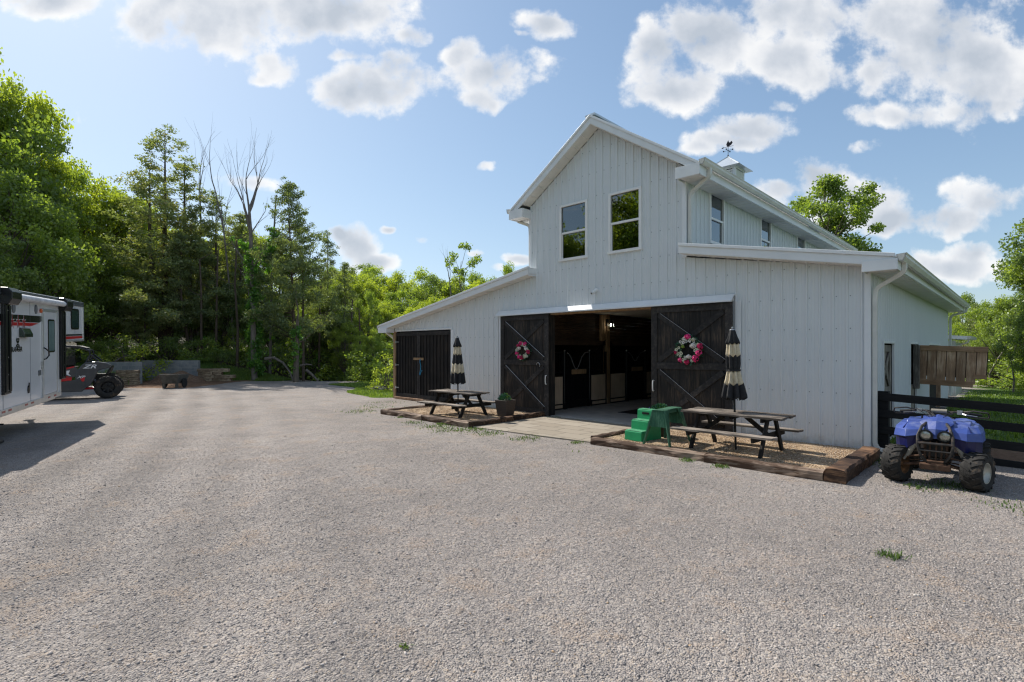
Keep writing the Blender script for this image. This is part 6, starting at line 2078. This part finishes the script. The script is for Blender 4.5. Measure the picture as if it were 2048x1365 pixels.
# --- cedars and broadleaves behind the walls
for a_ in (("cA", 330, 262, 37, 1.2), ("cC", 432, 392, 38, 1.1), ("cC", 382, 418, 37, .85), ("cB", 592, 372, 33, .85), ("cC", 655, 470, 37, .8), ("cC", 290, 520, 35, .9), ("cB", 470, 430, 41, 1.0),
           ("bB", 500, 450, 44, .8), ("mA", 560, 480, 44, .9), ("bA", 420, 470, 46, .9), ("mA", 330, 440, 45, 1.0), ("dA", 470, 560, 38, .9), ("dA", 390, 580, 38, .9),
           ("bA", 705, 545, 46, .85), ("bB", 770, 600, 42, .8), ("mB", 735, 580, 40, .7), ("bA", 830, 610, 44, .9), ("mA", 655, 560, 38, .8), ("dA", 545, 600, 40, .9), ("dA", 620, 630, 37, .9), ("bB", 690, 640, 36, .7),
           ("mA", 745, 655, 34, .8)):
    plant(*a_, zone="B")
for a_ in (("bA", 700, 536, 66, 1.0), ("mA", 742, 530, 70, .9), ("bB", 790, 540, 64, .9), ("mA", 845, 537, 68, .9), ("dA", 870, 545, 60, .8), ("bB", 905, 548, 62, .8), ("mB", 945, 545, 66, .9),
           ("bA", 975, 552, 58, .9), ("mA", 1012, 524, 60, .55), ("mB", 1050, 560, 55, .8), ("bA", 880, 590, 50, .9), ("mA", 935, 600, 48, .9), ("dA", 990, 590, 50, .9), ("dA", 722, 520, 78, .9), ("mB", 668, 530, 72, .9),
           ("thin", 922, 483, 58, .9), ("mA", 800, 575, 54, .9), ("bB", 860, 600, 47, .7)):
    plant(*a_, zone="C")
# deep fill behind the front row
for i, px in enumerate(range(-160, 700, 62)):
    plant(("dA", "mA", "bB")[i % 3], px + random.uniform(-15, 15), 545 + random.uniform(-30, 40) + (0 if px > 250 else -50), 52 + random.uniform(-4, 6), 1.1, zone="E")
# --- right side
plant("oA", 1656, 341, 31, .95, zone="D", rz=1.0, label="open-crowned leafy tree rising behind the barn roof, right of the cupola")
for a_ in (("dA", 2140, 385, 27, .85), ("dA", 2090, 560, 25, .7), ("mB", 1925, 586, 46, .8), ("mA", 1975, 600, 42, .8), ("cC", 1950, 612, 36, .9), ("cC", 2025, 600, 34, .9), ("dA", 1990, 640, 32, .7), ("mB", 2055, 600, 30, .7),
           ("mA", 2180, 520, 22, .8), ("dA", 1905, 650, 44, .7), ("mA", 1860, 640, 52, .8), ("bA", 2120, 640, 33, .8), ("mA", 2240, 480, 30, .9), ("mA", 2000, 590, 34, .9), ("dA", 1950, 600, 40, .9), ("dA", 2050, 580, 33, .9), ("mA", 2075, 560, 38, .9), ("mA", 2420, 470, 26, 1.0), ("dA", 2620, 430, 24, 1.0), ("mB", 2330, 560, 30, 1.0)):
    plant(*a_, zone="D")
for a_ in ((1930, 740, 38), (1985, 735, 33), (2040, 735, 31), (2010, 725, 29), (2090, 730, 28), (1960, 720, 35)):
    plant(random.choice(("sA", "sB")), a_[0], a_[1] - 30, a_[2], 1.4, zone="D")
# --- shrubs along the edge of the woods
for i, px in enumerate(range(175, 640, 27)):
    D_ = 34.5 + random.uniform(-.8, 2.5) if px > 280 else 31 + random.uniform(0, 2)
    if 480 < px < 640: D_ = 36 + random.uniform(0, 3)
    plant(("sA", "sA", "sB", "sC")[i % 4], px, 668 + random.uniform(-18, 26), D_, 1.25, zone="B")
for (px, yt, D_) in ((650, 715, 38), (672, 690, 40), (700, 700, 37), (722, 705, 35), (745, 690, 33), (775, 650, 34), (620, 720, 42), (690, 660, 43), (800, 690, 30), (560, 700, 44), (520, 700, 42)):
    plant(random.choice(("sA", "sB")), px, yt, D_, 1.3, zone="B")
plant("sC", 776, 700, 24.2, 1.0, zone="B", label="glossy-leaved rounded shrub at the barn's left corner beside the grass strip")
# trees that only show mirrored in the gable windows
for (x, y, k, h_) in ((-33, 13, "mA", 15), (-34, 6, "bA", 15), (-31, 1, "bB", 20), (-36, -8, "mA", 16), (-31, 19, "bB", 12)):
    p = PR[k]; o = p["root"].copy(); C.objects.link(o); o.location = (x, y, 0); o.scale = (h_ / 12,) * 3; o.rotation_euler = (0, 0, x)
    for q in ("trunk", "crown"):
        c = p[q].copy(); C.objects.link(c); c.parent = o
    PLACED.append((k, "A", (x / max(y, 1)) * 1046 - 3000 - abs(y) * 10, o, None))
bykz = {}
for q in PLACED:
    bykz.setdefault((KIND[q[0]], q[1]), []).append(q)
for (kd, zn), lst in bykz.items():
    lst.sort(key=lambda q: q[2])
    auto = [q for q in lst if not q[4]]
    for i, q in enumerate(auto):
        tag(q[3], kd + " " + ZONE[zn] + ("" if len(auto) == 1 else ", %s from the left" % ORD[i]))
    for q in lst:
        tag(q[3], q[4], "shrub" if q[0][0] == "s" else "tree", ("shrubs " if q[0][0] == "s" else "trees ") + ZONE[zn])


# --- dead tree wrapped in ivy, and its bare neighbours
def bare(mb, p, d, L_, r_, depth, spread=.40, up=.2):
    p = Vector(p); d = Vector(d).normalized()
    pts = [p]
    n = 4
    for i in range(n):
        d = (d + Vector((random.gauss(0, .07), random.gauss(0, .07), random.gauss(up * .12, .04)))).normalized()
        pts.append(pts[-1] + d * L_ / n)
    rs = [r_ * (1 - .5 * i / n) for i in range(n + 1)]
    mb.tube(pts, rs, 6 if depth < 2 else 4, cap=False)
    if depth >= 5 or r_ < .008:
        return
    k = 3 if depth < 2 else random.choice((2, 2, 3))
    for i in range(k):
        at = pts[-1] if i == 0 else pts[random.choice((2, 3, 4))]
        sd = Vector((random.gauss(0, 1), random.gauss(0, .8), random.gauss(.1, .3))).normalized()
        nd = (d + sd * spread * (.6 if i == 0 else 1.25) * random.uniform(.6, 1.2) + Vector((0, 0, up))).normalized()
        bare(mb, at, nd, L_ * random.uniform(.55, .88), rs[-1] * (.92 if i == 0 else .66), depth + 1, spread, up)


def pxw(px, y, D):
    return Vector(((px - 1024) / 1046 * D, D, 1.9 + (700 - y) / 1046 * D))


def dead_tree(label, px, yb, D, path, crown, seed, ivy=None, r0=.2, name="dead_tree", bk=None):
    random.seed(seed); r = np.random.default_rng(seed)
    b = pxw(px, yb, D); b.z = hz(b.x, b.y) - .1
    t = thing(name, label, "tree", b)
    mb = MB()
    pts = [Vector((0, 0, -.2))] + [pxw(x, y, D) - b + Vector((0, random.uniform(-.2, .2), 0)) for x, y in path]
    n = len(pts)
    mb.tube(pts, [r0 * (1 - .55 * i / (n - 1)) for i in range(n)], 9, cap=False)
    for (i, dx, dz, L_, rr) in crown:
        bare(mb, pts[i], (dx, random.uniform(-.3, .3), dz), L_, rr, 1)
    mb.build("trunk", bk or barkpale, t, smooth=True)
    if ivy:
        cl = []
        for (x0, y0, x1, y1, rad, m_) in ivy:
            p0, p1 = pxw(x0, y0, D) - b, pxw(x1, y1, D) - b
            for k in range(m_):
                u = (k + random.random()) / m_
                q = p0.lerp(p1, u)
                az = random.uniform(0, 6.28); kk = rad * random.uniform(.3, .8)
                cl.append((q.x + kk * math.cos(az), q.y + kk * math.sin(az), q.z, rad * random.uniform(.45, .8), random.uniform(.2, .8)))
        me_ = crown_mesh("ivy", cl, lf_ivy, r, .12, 900, 1.1, .75, .3)
        o = bpy.data.objects.new("ivy", me_); C.objects.link(o); o.parent = t
    return t


dead_tree("tall dead tree with bare grey crown and an ivy-wrapped trunk, behind the grass bank", 510, 757, 32.6,
          [(509, 700), (506, 620), (504, 540), (501, 470), (498, 425)],
          [(4, -.35, 1, 1.9, .06), (5, .08, 1, 2.2, .075), (5, .35, 1, 2.0, .06), (5, -.22, 1, 2.3, .07), (4, .5, .8, 1.1, .05), (3, -.6, .8, 2.0, .05), (3, .6, .7, 1.2, .05), (2, -.4, .9, 2.2, .05), (4, -.1, 1, 2.2, .06)], 3,
          ivy=[(511, 748, 507, 620, .55, 44), (507, 620, 501, 490, .48, 34), (515, 600, 546, 455, .42, 34), (500, 500, 470, 480, .3, 6)], r0=.19)
dead_tree("bare grey tree rising left of the ivy-wrapped tree, its crown forked at the sky", 395, 740, 38, [(396, 600), (399, 450), (402, 380)],
          [(2, -.2, 1, 2.0, .04), (3, -.1, 1, 1.9, .04), (3, .3, 1, 1.6, .035)], 8, r0=.085)
dead_tree("leaning bare grey tree just left of the ivy-wrapped tree", 470, 740, 37, [(462, 600), (448, 460), (432, 380)],
          [(2, -.3, 1, 2.2, .04), (3, -.35, 1, 2.3, .04), (2, .1, 1, 1.8, .035)], 9, r0=.08)
dead_tree("slim broken snag right of the ivy-wrapped tree with a few twigs", 540, 750, 35, [(541, 640), (545, 520), (552, 390)], [(2, -.5, .5, 1.2, .03)], 10, r0=.10, ivy=[(541, 745, 545, 520, .22, 20)])
dead_tree("leaning tree trunk clothed in dark ivy where the drive crests", 592, 764, 30.9, [(592, 740), (593, 690), (594, 640)], [(2, .8, .6, 1.4, .04), (3, .1, 1, 1.2, .05)], 12,
          ivy=[(592, 748, 593, 655, .34, 30)], r0=.20, name="ivy_clad_tree", bk=bark)
dead_tree("slim bare stem in the far tree line beside the thin sparse tree", 905, 640, 56, [(903, 600), (899, 560)], [(2, -.3, 1, 1.6, .05), (2, .1, 1, 1.4, .04)], 14, r0=.1)
dead_tree("bare twiggy tree among the branches at the right, beyond the hanging door leaf", 1985, 790, 30, [(1985, 750), (1988, 720)], [(1, -.8, .6, 1.2, .04), (2, .5, .7, 1.5, .04), (2, -.5, .6, 1.3, .03)], 15, r0=.07)
dead_tree("pale bare sapling at the right edge of the woods beyond the fence", 2026, 800, 26, [(2026, 760), (2022, 720)], [(1, -.9, .3, 1.0, .03), (2, -.5, .6, 1.1, .03), (2, .6, .5, 1.0, .03)], 16, r0=.05)
# slim dark trunks that stand clear under the cedars
for i, (px, yb, D_, yt, lean_) in enumerate(((405, 735, 35.5, 520, -4), (432, 742, 36, 500, 2), (474, 750, 35, 480, -3),
                                              (638, 765, 36, 560, 3), (607, 762, 33, 520, -2), (700, 770, 37, 600, 4), (722, 772, 38, 620, -3))):
    random.seed(100 + i)
    dead_tree("slim dark trunk standing clear at the edge of the woods, %s from the left" % ORD[i], px, yb, D_, [(px + lean_ * .3, (yb * 2 + yt) / 3), (px + lean_ * .7, (yb + yt * 2) / 3), (px + lean_, yt)],
              [(2, random.choice((-.9, .9)), .3, 1.1, .03), (3, random.choice((-.8, .8)), .4, 1.0, .03)], 60 + i, r0=.095,
              ivy=[(px, yb, px, yb - 60, .25, 12)] if i in (0, 1, 3) else None, name="bare_trunk", bk=barkcedar)
# fallen curved limbs
def fallen(label, pts, r_, D):
    p = [pxw(x, y, D) for x, y in pts]
    mb = MB().tube([q - p[0] for q in p], [r_ * (1 - .6 * i / (len(p) - 1)) for i in range(len(p))], 7)
    o = mb.build("fallen_branch", barkpale, smooth=True); o.location = p[0]
    tag(o, label, "branch", "fallen branches at the edge of the woods")


fallen("curved dead limb arching low left of the drive's ivy-clad tree", [(530, 718), (548, 716), (566, 726), (580, 745), (586, 762)], .10, 32.5)
fallen("dead limb sloping down to the right behind the drive's crest", [(612, 740), (622, 748), (634, 760), (642, 772)], .09, 32.5)
fallen("pale broken limb sticking out right of the ivy-clad tree", [(600, 732), (612, 729), (624, 730)], .07, 31.5)
fallen("pale dead branch lying above the short block wall", [(232, 722), (243, 715), (258, 711)], .06, 31)


# --- grass
def blades(name, X, Y, Z, h, mat_, r, w=.012, leanv=.5):
    n = len(X)
    az = r.uniform(0, 2 * PI, n); ln = np.abs(r.normal(0, leanv, n))
    hh = h * r.uniform(.55, 1.3, n)
    dx, dy = np.cos(az), np.sin(az)
    B = np.stack([X, Y, Z - .01], 1)
    s = np.stack([-dy, dx, np.zeros(n)], 1) * (w * r.uniform(.7, 1.4, n))[:, None]
    mid = B + np.stack([dx * ln * hh * .25, dy * ln * hh * .25, hh * .6], 1)
    tip = B + np.stack([dx * ln * hh * .8, dy * ln * hh * .8, hh * (1 - .25 * ln)], 1)
    V = np.stack([B - s, B + s, mid + s * .7, mid - s * .7, tip], 1).reshape(-1, 3)
    k = np.arange(n)[:, None] * 5
    F = np.concatenate([k + np.array([[0, 1, 2]]), k + np.array([[0, 2, 3]]), k + np.array([[3, 2, 4]])], 0)
    tint = np.tile(r.random(n), 3)
    return np_mesh(name, V, F, [mat_], False, [("tint", "FACE", tint)])


def scatter_mask(n, x0, x1, y0, y1, fn, r):
    X = r.uniform(x0, x1, n); Y = r.uniform(y0, y1, n)
    k = fn(X, Y)
    return X[k], Y[k]


rg = np.random.default_rng(77)


def noise2(X, Y, s, ph=0):
    return np.sin(X * s + ph + 1.7 * np.sin(Y * s * .7 + ph)) * np.cos(Y * s * 1.1 - ph + 1.3 * np.sin(X * s * .6))


def gfun(X, Y):
    g, d, w = ground_masks(X, Y)
    return (g < .5) & (d < .35) & (w < .6)


parts_ = []
X, Y = scatter_mask(90000, -13, -3, 20.5, 33, gfun, rg)
parts_.append((X, Y, .075))
X2, Y2 = scatter_mask(50000, -21, -12, 31.5, 37, gfun, rg)
parts_.append((X2, Y2, .16))
X3, Y3 = scatter_mask(60000, 7, 26, 8.5, 27, gfun, rg)
parts_.append((X3, Y3, .10))
Xa = np.concatenate([p[0] for p in parts_]); Ya = np.concatenate([p[1] for p in parts_]); ha = np.concatenate([np.full(len(p[0]), p[2]) for p in parts_])
ha *= (.7 + .5 * (noise2(Xa, Ya, 1.3) > 0))
o = bpy.data.objects.new("grass", blades("grass", Xa, Ya, height(Xa, Ya), ha, lf_grass, rg, .014)); C.objects.link(o)
tag(o, "green grass on the bank, beside the barn's left corner and behind the fence", "grass", kind="stuff")


def tuft_pts(c, n, s):
    return c[0] + rg.normal(0, s, n), c[1] + rg.normal(0, s, n)


# scattered low weeds in the gravel
wx, wy = [], []
def wl(cx_, cy_, n, s):
    w_ = BW(cx_, cy_)
    a_, b_ = tuft_pts((w_.x, w_.y), int(n * 1.7), s * 1.15); wx.append(a_); wy.append(b_)
for cx_, cy_, n, s in ((-10.4, -3.15, 60, .05), (-8.6, -3.12, 80, .06), (-8.3, -3.5, 130, .18), (-7.6, -3.6, 140, .2), (-7.3, -3.15, 120, .16), (-6.6, -3.3, 110, .16), (-5.6, -3.2, 100, .15), (-9.3, -3.5, 80, .16),
                       (-13.4, -2.2, 90, .3), (-12.6, -3.2, 120, .25), (-12.2, -1.5, 80, .25), (-14.5, -1.2, 60, .25), (-4.5, -2.85, 50, .06), (-2.1, -2.9, 70, .05), (-1.5, -2.95, 70, .06), 
                       (.35, -.6, 110, .12), (.5, -1.0, 60, .12), (1.3, -1.9, 140, .14), (1.0, -2.3, 60, .1), (1.9, -2.6, 50, .15), (-7.3, -.1, 60, .09), (-6.6, -.05, 30, .08), (-4.5, -.2, 30, .06)):
    wl(cx_, cy_, n, s)
# sparse weeds in the strip before the paving
X, Y = scatter_mask(9000, -8, 2, 9.5, 16.5, lambda X, Y: (noise2(X, Y, 2.1, 1) > .35) & (np.abs((X + 1.2) * EX.y * 0 + ((X - P0.x) * EY.x + (Y - P0.y) * EY.y) + 3.35) < .4 + .25 * noise2(X, Y, 1.1)), rg)
X, Y = X[::9], Y[::9]
wx.append(X); wy.append(Y)
wx, wy = np.concatenate(wx), np.concatenate(wy)
o = bpy.data.objects.new("weeds", blades("weeds", wx, wy, height(wx, wy) + .012, np.full(len(wx), .042), lf_weed, rg, .007, 1.0)); C.objects.link(o)
tag(o, "low weeds and grass sprouting through the gravel along the timber beds", "weeds", kind="stuff")


def tuft(label, x, y, n, s, h):
    X, Y = rg.normal(0, s, n), rg.normal(0, s * .7, n)
    o = bpy.data.objects.new("grass_tuft", blades("grass_tuft", X, Y, np.zeros(n), np.full(n, h), lf_weed, rg, .006, 1.3)); C.objects.link(o)
    o.location = (x, y, hz(x, y) + .01)
    tag(o, label, "grass tuft", "lone grass tufts in the gravel")


w_ = (3.46, 4.79); tuft("flat spreading grass tuft alone in the gravel, lower right", w_[0], w_[1], 60, .06, .07)
tuft("tiny green tuft in the gravel at the bottom middle", (810 - 1024) / 1046 * (1.9 * 1046 / 597), 1.9 * 1046 / 597, 22, .018, .03)
n = 700
X, Y = rg.normal(0, .42, n), rg.normal(0, .25, n)
o = bpy.data.objects.new("grass_clump", blades("grass_clump", X, Y, np.zeros(n), np.full(n, .75) * (1 - .3 * np.abs(X)), lf_grass, rg, .022, .35)); C.objects.link(o)
o.location = (-21.9, 28.5, hz(-21.9, 28.5)); tag(o, "tall bright grass clump between the side-by-side and the stacked timbers", "grass clump")
# leaf litter and seedlings on the woodland floor
X, Y = scatter_mask(26000, -42, 2, 29.5, 62, lambda X, Y: (ground_masks(X, Y)[2] > .35) & (noise2(X, Y, .8, 2) > -.5), rg)
P_ = np.stack([X, Y, height(X, Y) + rg.uniform(.02, .55, len(X))], 1)
V, F = leaves(P_, .2, rg, .6, 0)
me_ = np_mesh("undergrowth", V, F, [lf_mid], False, [("tint", "FACE", rg.random(len(X)))])
o = bpy.data.objects.new("undergrowth", me_); C.objects.link(o)
tag(o, "low green undergrowth covering the woodland floor", "undergrowth", kind="stuff")
